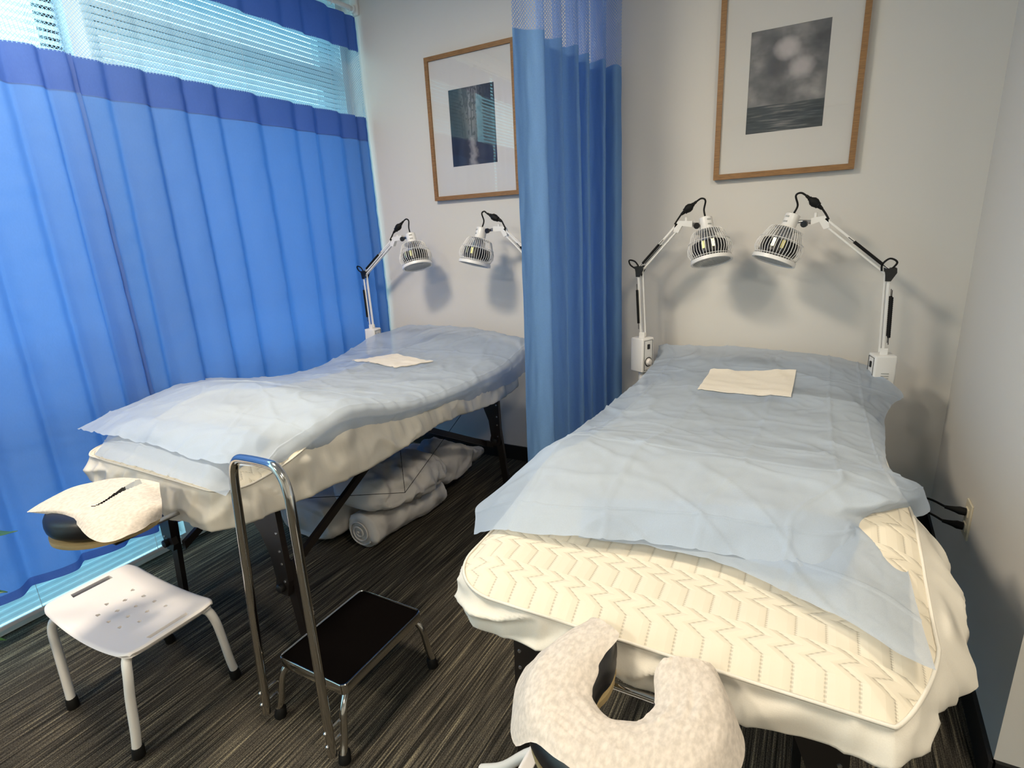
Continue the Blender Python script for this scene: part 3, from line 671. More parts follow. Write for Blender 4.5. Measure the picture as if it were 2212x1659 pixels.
# ---------------------------------------------------------------- fitted quilted covers
def fitted(lab, x0, x1, y0, y1, prof, rr, seed, bottom, bulge):
    t = thing('fitted_sheet', lab, 'bedding', ((x0+x1)/2, (y0+y1)/2, .64), 'quilted fitted covers on the beds')
    cx, cy = (x0+x1)/2, (y0+y1)/2
    # perimeter of a rounded rectangle
    per = []
    def arc(cx_, cy_, a0, n=14):
        for k in range(n+1): a = a0+PI/2*k/n; per.append((cx_+rr*math.cos(a), cy_+rr*math.sin(a), math.cos(a), math.sin(a)))
    def ln(p, q, nx, ny, n):
        for k in range(1, n): per.append((p[0]+(q[0]-p[0])*k/n, p[1]+(q[1]-p[1])*k/n, nx, ny))
    r2 = rr*(.6 if x0 > -1 else 1); r3 = rr*(1.55 if x0 > -1 else 1)
    arc(x0+rr, y0+rr, PI); ln((x0+rr, y0), (x1-r2, y0), 0, -1, 70)
    for k in range(15):
        a = 1.5*PI+PI/2*k/14; c_, s_ = math.cos(a), math.sin(a); e_ = 1.6 if r3 > rr else 1
        per.append((x1-r2+r2*abs(c_)**e_, y0+r3-r3*abs(s_)**e_, c_, s_))
    ln((x1, y0+r3), (x1, y1-rr), 1, 0, 120)
    arc(x1-rr, y1-rr, 0); ln((x1-rr, y1), (x0+rr, y1), 0, 1, 50); arc(x0+rr, y1-rr, PI/2); ln((x0, y1-rr), (x0, y0+rr), -1, 0, 120)
    n = len(per)
    # top: concentric rings shrinking to the centre line
    fr = [1.0, .985, .965, .93, .88, .82, .74, .64, .52, .40, .28, .16, .05]
    mb = MB()
    for f in fr:
        for (x, y, nx, ny) in per:
            hw_, hl = (x1-x0)/2, (y1-y0)/2
            px_ = cx+(x-cx)*f; k = (hl-hw_*(1-f))/hl; py_ = cy+(y-cy)*k
            z = prof(py_, px_)-.035*max(0, (f-.80)/.20)**2
            z += .0035*nz((px_, py_, 0), 9, seed)+.004*max(0, nz((px_*1.0, py_, .3), 22, seed))
            mb.v.append((px_, py_, z))
    for j in range(len(fr)-1):
        for i in range(n): mb.f.append((j*n+i, j*n+(i+1) % n, (j+1)*n+(i+1) % n, (j+1)*n+i))
    mb.f.append(tuple((len(fr)-1)*n+i for i in range(n)))
    mb.build('quilted_top', M['quilt'], t, smooth=True)
    # skirt: from the piped seam down the side and tucked under
    sk = MB(); rows = 26
    for j in range(rows+1):
        v = j/rows
        for i, (x, y, nx, ny) in enumerate(per):
            zt = prof(y, x)-.035
            zb = bottom(x, y, nx, ny)
            bl = bulge(x, y, nx, ny)
            out = bl*math.sin(min(1, v*1.15)*PI*.62) if v < .82 else bl*math.sin(.943*PI*.62)*(1-((v-.82)/.18)**1.5)-.10*((v-.82)/.18)**2
            z = zt+(zb-zt)*min(1, v/.88) if v < .88 else zb+.012*((v-.88)/.12)
            s_ = i/n*40
            # gathers: diagonal and vertical wrinkles, stronger near corners
            wr = .020*max(0, ridge((x*1.0+y*.6+v*.10, y-v*.16, z*.5), 6, seed)-.25)**1.5+.012*max(0, ridge((x, y, z*.5+v*.05), 17, seed+2)-.3)**1.5+.006*nz((x, y, z), 5, seed+3)
            amp = sm(0, .25, v)
            q = out+wr*amp-.004*amp
            sk.v.append((x+nx*q, y+ny*q, z+.004*nz((x, y, 0), 12, seed)*amp))
    for j in range(rows):
        for i in range(n): sk.f.append((j*n+i, j*n+(i+1) % n, (j+1)*n+(i+1) % n, (j+1)*n+i))
    sk.build('skirt', M['fitted'], t, smooth=True)
    pp = [(x+nx*.002, y+ny*.002, prof(y, x)-.034) for x, y, nx, ny in per]
    MB().tube(pp, .0035, 6, closed=True).build('piping', M['fitted'], t, smooth=True)
    return t
def prof_r(y, x):
    h = .818+.06*math.exp(-((y-1.36)/.22)**2)-.026*sm(1.6, 2.1, y)
    return h
def prof_l(y, x):
    return .822+.075*math.exp(-((y-1.34)/.22)**2)-.026*sm(1.6, 2.1, y)
def bot_r(x, y, nx, ny):
    near = sm(1.15, .85, y)
    return .655+.05*near+.010*math.sin(x*13)*near+.008*math.sin(y*9)
def bul_r(x, y, nx, ny):
    return .016+.070*max(0, nx)*sm(1.62, 1.36, y)*sm(.92, 1.12, y)+.006*sm(1.3, 1.7, y)
def bot_l(x, y, nx, ny):
    near = sm(1.1, .9, y)
    return .655+near*(.035*sm(-1.7, -2.0, x))+.010*math.sin(y*7+1)-.03*sm(1.8, 2.5, y)
def bul_l(x, y, nx, ny): return .028+.01*math.sin(y*5)*max(0, nx)
fitted('cream white quilted fitted cover on the right bed', -.645, .235, .80, 2.64, prof_r, .13, 3, bot_r, bul_r)
fitted('cream white quilted fitted cover on the left bed', -2.325, -1.465, .87, 2.70, prof_l, .10, 8, bot_l, bul_l)
# ---------------------------------------------------------------- paper sheets
LAT = {"R_A":[[[-0.717,1.041,0.745],[-0.593,0.978,0.82],[-0.413,0.981,0.845],[-0.26,1.015,0.85],[-0.115,1.031,0.85],[0.002,1.033,0.845],[0.082,1.039,0.84],[0.105,1.146,0.83]],[[-0.75,1.101,0.75],[-0.602,1.03,0.84],[-0.421,1.028,0.87],[-0.262,1.057,0.88],[-0.115,1.081,0.88],[0.009,1.088,0.875],[0.092,1.134,0.86],[0.199,1.403,0.81]],[[-0.77,1.143,0.765],[-0.608,1.117,0.86],[-0.434,1.09,0.895],[-0.267,1.116,0.905],[-0.116,1.147,0.905],[0.016,1.172,0.9],[0.122,1.254,0.87],[0.299,1.564,0.76]],[[-0.744,1.214,0.785],[-0.62,1.32,0.894],[-0.45,1.32,0.914],[-0.25,1.32,0.914],[-0.05,1.32,0.914],[0.1,1.32,0.914],[0.2,1.32,0.894],[0.298,1.621,0.785]],[[-0.71,1.37,0.8],[-0.62,1.45,0.881],[-0.45,1.45,0.901],[-0.25,1.45,0.901],[-0.05,1.45,0.901],[0.1,1.45,0.901],[0.2,1.45,0.881],[0.287,1.65,0.8]],[[-0.687,1.549,0.82],[-0.62,1.62,0.841],[-0.45,1.62,0.861],[-0.25,1.62,0.861],[-0.05,1.62,0.861],[0.1,1.62,0.861],[0.2,1.62,0.841],[0.24,1.62,0.83]],[[-0.672,1.816,0.82],[-0.62,1.8,0.814],[-0.45,1.8,0.834],[-0.25,1.8,0.834],[-0.05,1.8,0.834],[0.1,1.8,0.834],[0.2,1.8,0.814],[0.226,1.774,0.8]],[[-0.695,2.097,0.79],[-0.62,2.05,0.797],[-0.45,2.05,0.817],[-0.25,2.05,0.817],[-0.05,2.05,0.817],[0.1,2.05,0.817],[0.2,2.05,0.797],[0.254,2.106,0.76]],[[-0.697,2.349,0.78],[-0.62,2.3,0.794],[-0.45,2.3,0.814],[-0.25,2.3,0.814],[-0.05,2.3,0.814],[0.1,2.3,0.814],[0.2,2.3,0.794],[0.28,2.401,0.74]],[[-0.699,2.569,0.785],[-0.62,2.5,0.798],[-0.45,2.5,0.818],[-0.25,2.5,0.818],[-0.05,2.5,0.818],[0.1,2.5,0.818],[0.2,2.5,0.798],[0.324,2.599,0.74]],[[-0.692,2.673,0.8],[-0.62,2.64,0.813],[-0.45,2.64,0.833],[-0.25,2.64,0.833],[-0.05,2.64,0.833],[0.1,2.64,0.833],[0.2,2.64,0.813],[0.361,2.68,0.76]],[[-0.704,2.837,0.81],[-0.62,2.8,0.834],[-0.45,2.8,0.854],[-0.25,2.8,0.854],[-0.05,2.8,0.854],[0.1,2.8,0.854],[0.2,2.8,0.834],[0.268,2.763,0.825]],[[-0.715,2.93,0.85],[-0.69,2.93,0.862],[-0.45,2.94,0.866],[-0.25,2.95,0.864],[-0.05,2.95,0.855],[0.1,2.95,0.842],[0.205,2.94,0.825],[0.232,2.93,0.82]]],"R_B":[[[-0.407,0.991,0.84],[-0.26,1.016,0.842],[-0.112,1.011,0.842],[0.005,0.971,0.842],[0.11,0.921,0.842],[0.163,0.884,0.838],[0.208,0.876,0.832]],[[-0.41,1.014,0.845],[-0.262,1.04,0.85],[-0.109,1.048,0.852],[0.013,1.027,0.852],[0.112,0.988,0.85],[0.165,0.968,0.84],[0.208,0.949,0.83]],[[-0.419,1.044,0.85],[-0.265,1.071,0.86],[-0.111,1.095,0.862],[0.018,1.08,0.862],[0.111,1.064,0.857],[0.162,1.061,0.845],[0.208,1.044,0.825]],[[-0.429,1.078,0.86],[-0.272,1.115,0.87],[-0.114,1.142,0.875],[0.019,1.158,0.87],[0.111,1.16,0.86],[0.156,1.17,0.845],[0.207,1.174,0.82]],[[-0.438,1.116,0.87],[-0.276,1.152,0.88],[-0.117,1.18,0.885],[0.021,1.219,0.88],[0.109,1.248,0.865],[0.152,1.293,0.84],[0.204,1.368,0.8]]],"L_A":[[[-2.534,0.963,0.815],[-2.258,0.919,0.85],[-1.96,0.902,0.868],[-1.703,0.889,0.868],[-1.51,0.9,0.865],[-1.432,0.965,0.845],[-1.446,1.022,0.825],[-1.48,1.084,0.8]],[[-2.529,1.025,0.83],[-2.279,1.011,0.88],[-1.949,0.972,0.9],[-1.719,0.977,0.905],[-1.549,1.014,0.9],[-1.499,1.089,0.86],[-1.474,1.122,0.83],[-1.481,1.165,0.79]],[[-2.563,1.145,0.84],[-2.3,1.22,0.9],[-2.12,1.22,0.912],[-1.9,1.22,0.912],[-1.68,1.22,0.912],[-1.47,1.22,0.9],[-1.425,1.22,0.848],[-1.475,1.249,0.775]],[[-2.63,1.347,0.85],[-2.3,1.38,0.917],[-2.12,1.38,0.929],[-1.9,1.38,0.929],[-1.68,1.38,0.929],[-1.47,1.38,0.917],[-1.425,1.38,0.865],[-1.499,1.388,0.76]],[[-2.719,1.592,0.84],[-2.3,1.55,0.874],[-2.12,1.55,0.886],[-1.9,1.55,0.886],[-1.68,1.55,0.886],[-1.47,1.55,0.874],[-1.425,1.55,0.822],[-1.498,1.519,0.745]],[[-2.716,1.765,0.8],[-2.3,1.75,0.83],[-2.12,1.75,0.842],[-1.9,1.75,0.842],[-1.68,1.75,0.842],[-1.47,1.75,0.83],[-1.425,1.75,0.778],[-1.487,1.667,0.735]],[[-2.57,1.941,0.78],[-2.3,2.0,0.81],[-2.12,2.0,0.822],[-1.9,2.0,0.822],[-1.68,2.0,0.822],[-1.47,2.0,0.81],[-1.425,2.0,0.758],[-1.502,1.905,0.715]],[[-2.532,2.169,0.775],[-2.3,2.25,0.804],[-2.12,2.25,0.816],[-1.9,2.25,0.816],[-1.68,2.25,0.816],[-1.47,2.25,0.804],[-1.425,2.25,0.752],[-1.456,2.103,0.7]],[[-2.547,2.39,0.8],[-2.3,2.45,0.804],[-2.12,2.45,0.816],[-1.9,2.45,0.816],[-1.68,2.45,0.816],[-1.47,2.45,0.804],[-1.425,2.45,0.752],[-1.447,2.305,0.69]],[[-2.582,2.593,0.83],[-2.3,2.62,0.833],[-2.12,2.62,0.845],[-1.9,2.62,0.845],[-1.68,2.62,0.845],[-1.47,2.62,0.833],[-1.425,2.62,0.781],[-1.426,2.505,0.685]],[[-2.568,2.714,0.86],[-2.3,2.8,0.874],[-2.12,2.8,0.886],[-1.9,2.8,0.886],[-1.68,2.8,0.886],[-1.47,2.8,0.874],[-1.425,2.8,0.822],[-1.428,2.705,0.7]],[[-2.53,2.93,0.87],[-2.45,2.94,0.9],[-2.2,2.95,0.905],[-1.95,2.95,0.9],[-1.76,2.95,0.88],[-1.62,2.94,0.84],[-1.52,2.93,0.79],[-1.43,2.9,0.7]]],"L_B":[[[-2.226,0.875,0.79],[-1.9,0.81,0.84],[-1.712,0.806,0.845],[-1.555,0.803,0.845],[-1.46,0.804,0.84],[-1.432,0.845,0.8]],[[-2.243,0.91,0.81],[-1.975,0.869,0.85],[-1.78,0.874,0.855],[-1.614,0.884,0.855],[-1.527,0.908,0.845],[-1.542,0.988,0.8]],[[-2.262,0.947,0.83],[-2.051,0.934,0.865],[-1.827,0.936,0.88],[-1.663,0.959,0.88],[-1.574,0.992,0.865],[-1.52,1.051,0.81]],[[-2.401,1.041,0.835],[-2.142,1.035,0.88],[-1.941,1.055,0.89],[-1.742,1.081,0.89],[-1.62,1.113,0.87],[-1.542,1.15,0.8]]]}
def paper_disp(seed, folds_u, folds_v, amp=1.0):
    def f(p, u, v):
        e = min(u, 1-u)
        z = .0035*nz((p.x, p.y, 0), 6, seed)+.0045*max(0, ridge((p.x+p.y*.3, p.y, 0), 5, seed)-.72)*amp*3+.002*ridge((p.x, p.y*.8, 0), 17, seed)*amp
        for k in folds_u: z += .0035*max(0, 1-abs(u-k)/.008)
        for k in folds_v: z += .004*max(0, 1-abs(v-k)/.006)
        return Vector((.002*nz(p, 11, seed+4), .002*nz(p, 11, seed+6), z+.004))
    return f
def sheet(name, lab, key, nu, nv, m, seed, fu, fv, amp=1):
    mb, uv = surface(LAT[key], nu, nv, paper_disp(seed, fu, fv, amp))
    o = mb.build(name, m, None, smooth=True, uvs=uv)
    return tag(o, lab, 'bed sheet', 'blue paper sheets on the beds')
sheet('paper_sheet', 'lower blue paper sheet ending in a corner at the near right of the right bed', 'R_B', 90, 60, M['paper_thin'], 11, (.5,), (.4,))
sheet_r = sheet('paper_sheet', 'large upper blue paper sheet spread over the right bed', 'R_A', 150, 260, M['paper'], 12, (.16, .34, .52, .70, .86), (.12, .30, .42, .55, .68, .80), 1.4)
sheet('paper_sheet', 'lower blue paper sheet showing at the near corner of the left bed', 'L_B', 90, 50, M['paper_thin'], 13, (.5,), (.5,))
sheet_l = sheet('paper_sheet', 'large crumpled upper blue paper sheet draped over the left bed', 'L_A', 150, 260, M['paper'], 14, (.25, .5, .75), (.15, .35, .5, .62, .78), 1.7)
# small folded towel papers lying on the sheets
from mathutils.bvhtree import BVHTree
def pad(lab, pts, zf, seed):
    rows = []
    (a, b, c, d) = [Vector((x, y, 0)) for x, y in pts]   # near-left, near-right, far-right, far-left
    nu, nv = 24, 16; mb = MB(); bv = BVHTree.FromPolygons([v.co for v in zf.data.vertices], [p.vertices for p in zf.data.polygons])
    for layer in (0, 1):
        for j in range(nv+1):
            for i in range(nu+1):
                u, v = i/nu, j/nv; p = a*(1-u)*(1-v)+b*u*(1-v)+c*u*v+d*(1-u)*v
                z = bv.ray_cast(Vector((p.x, p.y, 2)), Vector((0, 0, -1)))[0].z+.003+.0015*nz((p.x, p.y, 0), 14, seed)-.0015*max(0, 1-abs(v-.5)/.05)
                mb.v.append((p.x, p.y, z+(.004 if layer else 0)))
    w_ = nu+1; K = w_*(nv+1)
    for j in range(nv):
        for i in range(nu):
            q = j*w_+i; mb.f.append((q+K, q+1+K, q+w_+1+K, q+w_+K)); mb.f.append((q, q+w_, q+w_+1, q+1))
    for i in range(nu): mb.f.append((i, i+1, i+1+K, i+K)); q = nv*w_+i; mb.f.append((q+1, q, q+K, q+1+K))
    for j in range(nv): q = j*w_; mb.f.append((q+w_, q, q+K, q+w_+K)); q = j*w_+nu; mb.f.append((q, q+w_, q+w_+K, q+K))
    tag(mb.build('folded_towel', M['tissue_pad'], None, smooth=50), lab, 'towel', 'small folded towels on the sheets')
pad('small cream folded towel on the blue sheet of the right bed', [(-0.392, 2.282), (-0.044, 2.294), (-0.04, 2.647), (-0.389, 2.571)], sheet_r, 1)
pad('small cream folded towel on the blue sheet of the left bed', [(-2.354, 2.295), (-1.931, 2.176), (-1.812, 2.363), (-2.188, 2.457)], sheet_l, 2)
# ---------------------------------------------------------------- face cradles
def cradle(lab, path, z, wd, ht, tilt=0, plate_z=None, table_y=.85, cx=0, slope=None):
    t = thing('face_cradle', lab, 'head rest', (cx, path[2][1], z-.07), 'padded face cradles')
    S = slope or (lambda x, y: 0)
    pts = spline([(x, y, z+S(x, y)) for x, y in path], 48); n = len(pts)
    rs = [max(.25, min(1, math.sin(PI*min(1, (i+.6)/7)/2), math.sin(PI*min(1, (n-1-i+.6)/7)/2))) for i in range(n)]
    mb = MB(); seg = 20; rings = []
    for i, p in enumerate(pts):
        tg = (pts[min(i+1, n-1)]-pts[max(i-1, 0)]); tg.z = 0; tg.normalize(); sd = Vector((-tg.y, tg.x, 0))
        for k in range(seg):
            a = 2*PI*k/seg; c_, s_ = math.cos(a), math.sin(a)
            ex = abs(c_)**.7*(1 if c_ > 0 else -1); ez = abs(s_)**.8*(1 if s_ > 0 else -1)
            mb.v.append(tuple(p+sd*ex*wd*rs[i]+Vector((0, 0, ez*ht*(.6+.4*rs[i])))))
    for i in range(n-1):
        for k in range(seg): mb.f.append((i*seg+k, i*seg+(k+1) % seg, (i+1)*seg+(k+1) % seg, (i+1)*seg+k))
    mb.f += [tuple(range(seg)), tuple((n-1)*seg+k for k in range(seg))]
    mb.build('cushion', M['vinyl'], t, smooth=60)
    # plywood platform under the cushion, same horseshoe outline
    pl = MB()
    for i, p in enumerate(pts):
        tg = (pts[min(i+1, n-1)]-pts[max(i-1, 0)]); tg.z = 0; tg.normalize(); sd = Vector((-tg.y, tg.x, 0))
        for a_, b_ in ((-1, 0), (1, 0), (1, 1), (-1, 1)): pl.v.append(tuple(p+sd*a_*wd*(.84 if cx > -1 else .93)*rs[i]+Vector((0, 0, -ht-.002-.012*b_))))
    for i in range(n-1):
        for k in range(4): pl.f.append((i*4+k, i*4+(k+1) % 4, (i+1)*4+(k+1) % 4, (i+1)*4+k))
    pl.f += [(0, 1, 2, 3), tuple((n-1)*4+k for k in range(4))]
    pl.build('platform', M['ply'], t)
    zz = z-ht-.03
    for s in (-1, 1): MB().tube([(cx+s*.075, table_y+.16, .70), (cx+s*.075, table_y-.10, .70), (cx+s*.075, table_y-.2, zz+S(cx, table_y-.2))], .008, 10).build('support_rod', M['steel'], t, smooth=True)
    MB().tube([(cx-.085, table_y-.02, .70), (cx+.085, table_y-.02, .70)], .0075, 10).build('cross_rod', M['chrome'], t, smooth=40)
    for s in (-1, 1): MB().cbox((cx+s*.075, table_y-.2, zz+.002+S(cx, table_y-.2)), (.03, .06, .03), .004).build('hinge_bracket', M['dark_wood'], t)
    return t
pathR = [(-.262, .785), (-.300, .705), (-.290, .615), (-.215, .567), (-.135, .595), (-.105, .675), (-.138, .765)]
cradle('horseshoe face cradle at the near end of the right bed', pathR, .775, .056, .036, table_y=.80, cx=-.205)
pathL = [(-1.862, .785), (-1.868, .70), (-1.845, .625), (-1.775, .592), (-1.70, .62), (-1.665, .69), (-1.675, .775)]
cradle('horseshoe face cradle at the near end of the left bed', pathL, .772, .048, .036, table_y=.88, cx=-1.765)
def cover_r():
    pts = spline([(x, y, .775) for x, y in pathR], 90); n = len(pts); mb = MB(); cols = 26
    for i, p in enumerate(pts):
        u = i/(n-1)
        tg = (pts[min(i+1, n-1)]-pts[max(i-1, 0)]); tg.z = 0; tg.normalize(); sd = Vector((tg.y, -tg.x, 0))   # sd points outwards
        if sd.dot(p-Vector((-.205, .68, .775))) < 0: sd = -sd
        tip = min(1, (min(i, n-1-i)+1.0)/9); tipk = math.sin(tip*PI/2)
        ow = .088+.012*math.sin(u*9)+.020*sm(.28, .15, u)-.026*sm(.36, .42, u)*sm(.58, .50, u)+(.022*sm(.35, .0, u))*0-.012*sm(.6, .9, u)
        iw = -.052+.020*sm(.25, .02, u)
        for k in range(cols+1):
            v = k/cols; a = iw*(.45+.55*tipk)+(ow*(.5+.5*tipk)-iw*(.45+.55*tipk))*v
            top = .040*math.sqrt(max(0, 1-(min(abs(a), .056)/.062)**2.4))
            z = .775+top+.004
            if a > .055: z -= ((a-.055)/.045)**1.1*(.035+.03*math.sin(u*11+1)**2-.02*sm(.36, .42, u)*sm(.58, .50, u)) ; a = .055+(a-.055)*.62
            z += .003*nz((p.x+a, p.y, v), 16, 5)+.0025*max(0, ridge((p.x+sd.x*a, p.y+sd.y*a, 0), 10, 3)-.6)*2
            back = -tg*0
            mb.v.append(tuple(Vector((p.x, p.y, 0))+sd*a+Vector((.003*nz((u*9, v*3, 0), 2), 0, z))))
    w_ = cols+1
    for i in range(n-1):
        for k in range(cols): a = i*w_+k; mb.f.append((a, a+1, a+w_+1, a+w_))
    tag(mb.build('face_cradle_cover', M['fibre'], None, smooth=True), 'fibrous white horseshoe tissue cover on the right bed face cradle', 'cover', 'disposable face cradle covers')
cover_r()
LC = [[[-1.901,0.554,0.8],[-1.893,0.595,0.815],[-1.895,0.661,0.825],[-1.867,0.71,0.828],[-1.83,0.757,0.828],[-1.755,0.785,0.828],[-1.684,0.805,0.82]],[[-1.895,0.554,0.8],[-1.847,0.588,0.818],[-1.797,0.625,0.825],[-1.747,0.661,0.828],[-1.718,0.707,0.828],[-1.66,0.745,0.822],[-1.642,0.781,0.8]],[[-1.883,0.552,0.802],[-1.814,0.576,0.812],[-1.732,0.598,0.815],[-1.644,0.609,0.812],[-1.594,0.642,0.812],[-1.579,0.697,0.81],[-1.571,0.743,0.8]],[[-1.88,0.554,0.8],[-1.807,0.575,0.8],[-1.713,0.585,0.795],[-1.585,0.566,0.785],[-1.528,0.588,0.78],[-1.533,0.655,0.775],[-1.567,0.733,0.765]]]
def slit(u, v):
    # narrow opening from the middle of the cover towards the bed
    if not (.47 < u < .84): return False
    c = .50-.42*((u-.47)/.37)**1.5; w_ = .012+.13*((u-.47)/.37)**1.6
    return abs(v-c) < w_*.5
mb, uv = surface(LC, 120, 70, lambda p, u, v: Vector((.003*nz(p, 14, 2), .003*nz(p, 14, 5), .005*nz(p, 9, 3)*sm(.3, .8, v)+.004*max(0, ridge(p, 12, 4)-.5)*sm(.35, .8, v))), slit)
tag(mb.build('face_cradle_cover', M['fibre'], None, smooth=True, uvs=uv), 'slit white tissue cover drooping over the left bed face cradle', 'cover', 'disposable face cradle covers')
# ---------------------------------------------------------------- shower stools
def shower_stool(lab, cx, cy, hs, a=.265, b=.142, feet=None, rot=0):
    t = thing('shower_stool', lab, 'stool', (cx, cy, 0), 'white shower stools')
    Rt = Matrix.Rotation(rot, 3, 'Z')
    nu, nv = 150, 84; mb = MB()
    holes = [(x*.066+(.033 if r % 2 else 0), y*.040) for r, y in enumerate((-1.5, -.5, .5, 1.5)) for x in (-2, -1, 0, 1)]
    holes = [h for h in holes if abs(h[0]) < .12]
    for j in range(nv+1):
        for i in range(nu+1):
            u = 2*i/nu-1; v = 2*j/nv-1
            x = a*u; y = b*v
            y *= 1-.10*max(0, (abs(u)-.80)/.20)**2; x *= 1-.035*max(0, (abs(v)-.6)/.4)**2
            y *= 1+.05*(1-u*u)
            z = hs-.028*(1-u*u)-.002+.004*math.cos(u*PI*2)*0
            edge = max(abs(u), abs(v))
            z -= .006*max(0, (abs(v)-.93)/.07)**2+.006*max(0, (abs(u)-.95)/.05)**2
            p = Rt @ Vector((x, y, 0)); mb.v.append((cx+p.x, cy+p.y, z))
    w_ = nu+1
    for j in range(nv):
        for i in range(nu):
            u = 2*(i+.5)/nu-1; v = 2*(j+.5)/nv-1; x, y = a*u, b*v
            if abs(abs(x)-(a-.036)) < .0105 and abs(y) < .062: continue
            if any(((x-hx)/.0075)**2+((y-hy)/.0055)**2 < 1 for hx, hy in holes): continue
            k = j*w_+i; mb.f.append((k, k+1, k+w_+1, k+w_))
    s = mb.build('seat', M['white_plastic'], t, smooth=True)
    md = s.modifiers.new('thickness', 'SOLIDIFY'); md.thickness = .020; md.offset = -1
    md = s.modifiers.new('round', 'BEVEL'); md.width = .004; md.segments = 2; md.limit_method = 'ANGLE'; md.angle_limit = math.radians(50)
    for k, (sx_, sy_) in enumerate(((-1, -1), (1, -1), (1, 1), (-1, 1))):
        fx, fy = feet[k]
        p0 = Rt @ Vector((sx_*(a-.09), sy_*(b-.05), 0)); p1 = Rt @ Vector((sx_*(a-.035), sy_*(b-.006), 0))
        top = Vector((cx+p0.x, cy+p0.y, hs-.045)); kn = Vector((cx+p1.x, cy+p1.y, hs-.055)); ft = Vector((fx, fy, .0))
        pts = spline([top, top.lerp(kn, .7)+Vector((0, 0, .004)), kn+Vector((0, 0, -.035)), kn.lerp(ft, .35), kn.lerp(ft, .7), ft+Vector((0, 0, .03))], 24)
        lg = MB().tube(pts, .0135, 14).build('leg', M['white_metal'], t, smooth=40)
        MB().lathe([(0, .017), (.004, .0185), (.036, .017), (.04, .0145)], ft, (kn-ft), 16).build('foot_cap', M['rubber'], lg, smooth=40)
    return t
shower_stool('white plastic shower stool with drain holes under the left face cradle', -1.895, .725, .385, feet=[(-2.105, .575), (-1.697, .572), (-1.710, .912), (-2.115, .915)])
shower_stool('white tubular stool mostly out of frame, one leg below the right face cradle', -.29, .796, .43, a=.165, b=.11, feet=[(-.47, .62), (-.06, .62), (-.02, .97), (-.71, .985)])
# ---------------------------------------------------------------- step stool with hand rail
def step_stool():
    t = thing('step_stool', 'chrome step stool with tall hand rail and black tread', 'step stool', (-1.26, 1.07, 0))
    x0, x1, y0, y1, z = -1.402, -1.122, .892, 1.262, .222
    MB().cbox(((x0+x1)/2, (y0+y1)/2, z-.006), (x1-x0-.008, y1-y0-.008, .012), .002).build('tread', M['tread'], t)
    rim = MB(); r = .018
    c = [(x0+r, y0+r, PI), (x1-r, y0+r, 1.5*PI), (x1-r, y1-r, 0), (x0+r, y1-r, PI/2)]
    per = [(cx_+r*math.cos(a0+PI/2*k/5), cy_+r*math.sin(a0+PI/2*k/5)) for cx_, cy_, a0 in c for k in range(6)]
    mx, my = (x0+x1)/2, (y0+y1)/2; n = len(per)
    prof = [(0, .002), (.0015, .004), (.003, .002), (.003, -.030), (.0, -.032), (-.003, -.030), (-.003, .001)]
    for d, dz in prof:
        for x, y in per:
            v = Vector((x-mx, y-my, 0)).normalized(); rim.v.append((x+d*(1 if x > mx else -1), y+d*(1 if y > my else -1), z+dz))
    for j in range(len(prof)):
        for i in range(n): a = j*n; b = ((j+1) % len(prof))*n; rim.f.append((a+i, a+(i+1) % n, b+(i+1) % n, b+i))
    rim.build('tread_rim', M['chrome'], t, smooth=40)
    feet = [(-1.419, .868), (-1.105, .842), (-1.090, 1.262), (-1.425, 1.29)]
    cor = [(x0+.012, y0+.014), (x1-.012, y0+.014), (x1-.012, y1-.014), (x0+.012, y1-.014)]
    for k in range(4):
        f = Vector((*feet[k], 0)); c_ = Vector((*cor[k], z-.034)); mid = Vector((c_.x, c_.y, 0)).lerp(Vector((f.x, f.y, 0)), .45); mid.z = z-.075
        pts = spline([Vector((c_.x+(mx-c_.x)*.12, c_.y+(my-c_.y)*.08, z-.03)), c_+Vector((0, 0, -.004)), mid, mid.lerp(f, .5), f+Vector((0, 0, .03))], 20)
        lg = MB().tube(pts, .0115, 14).build('leg', M['chrome'], t, smooth=40)
        MB().lathe([(0, .0175), (.005, .019), (.034, .0165), (.038, .013)], f, mid-f, 16).build('foot_cap', M['rubber'], lg, smooth=40)
    # hand rail
    A0 = Vector((-1.440, .838, .035)); A1 = Vector((-1.414, .868, .84)); B0 = Vector((-1.128, .822, .035)); B1 = Vector((-1.176, .862, .845))
    top = .925
    pts = [A0.lerp(A1, k/10) for k in range(11)]
    pts += spline([A1, Vector((-1.408, .87, .885)), Vector((-1.385, .87, top-.008)), Vector((-1.345, .87, top)), Vector((-1.25, .868, top+.003)), Vector((-1.213, .866, top-.004)), Vector((-1.188, .864, top-.035)), B1], 30)[1:-1]
    pts += [B1.lerp(B0, k/10) for k in range(11)]
    h = MB().tube(pts, .0135, 16).build('hand_rail', M['chrome'], t, smooth=40)
    for P0, P1 in ((A0, A1), (B0, B1)):
        for s_ in (.05, .105):
            p = P0.lerp(P1, s_); MB().lathe([(0, .007), (.003, .0065), (.006, .003)], p+Vector((0, -.0125, 0)), (0.0, -1, 0), 10).build('bolt', M['steel'], h, smooth=True)
            MB().tube([p, p+Vector((0, .045, 0))], .003, 6).build('bolt_shaft', M['steel'], h)
step_stool()
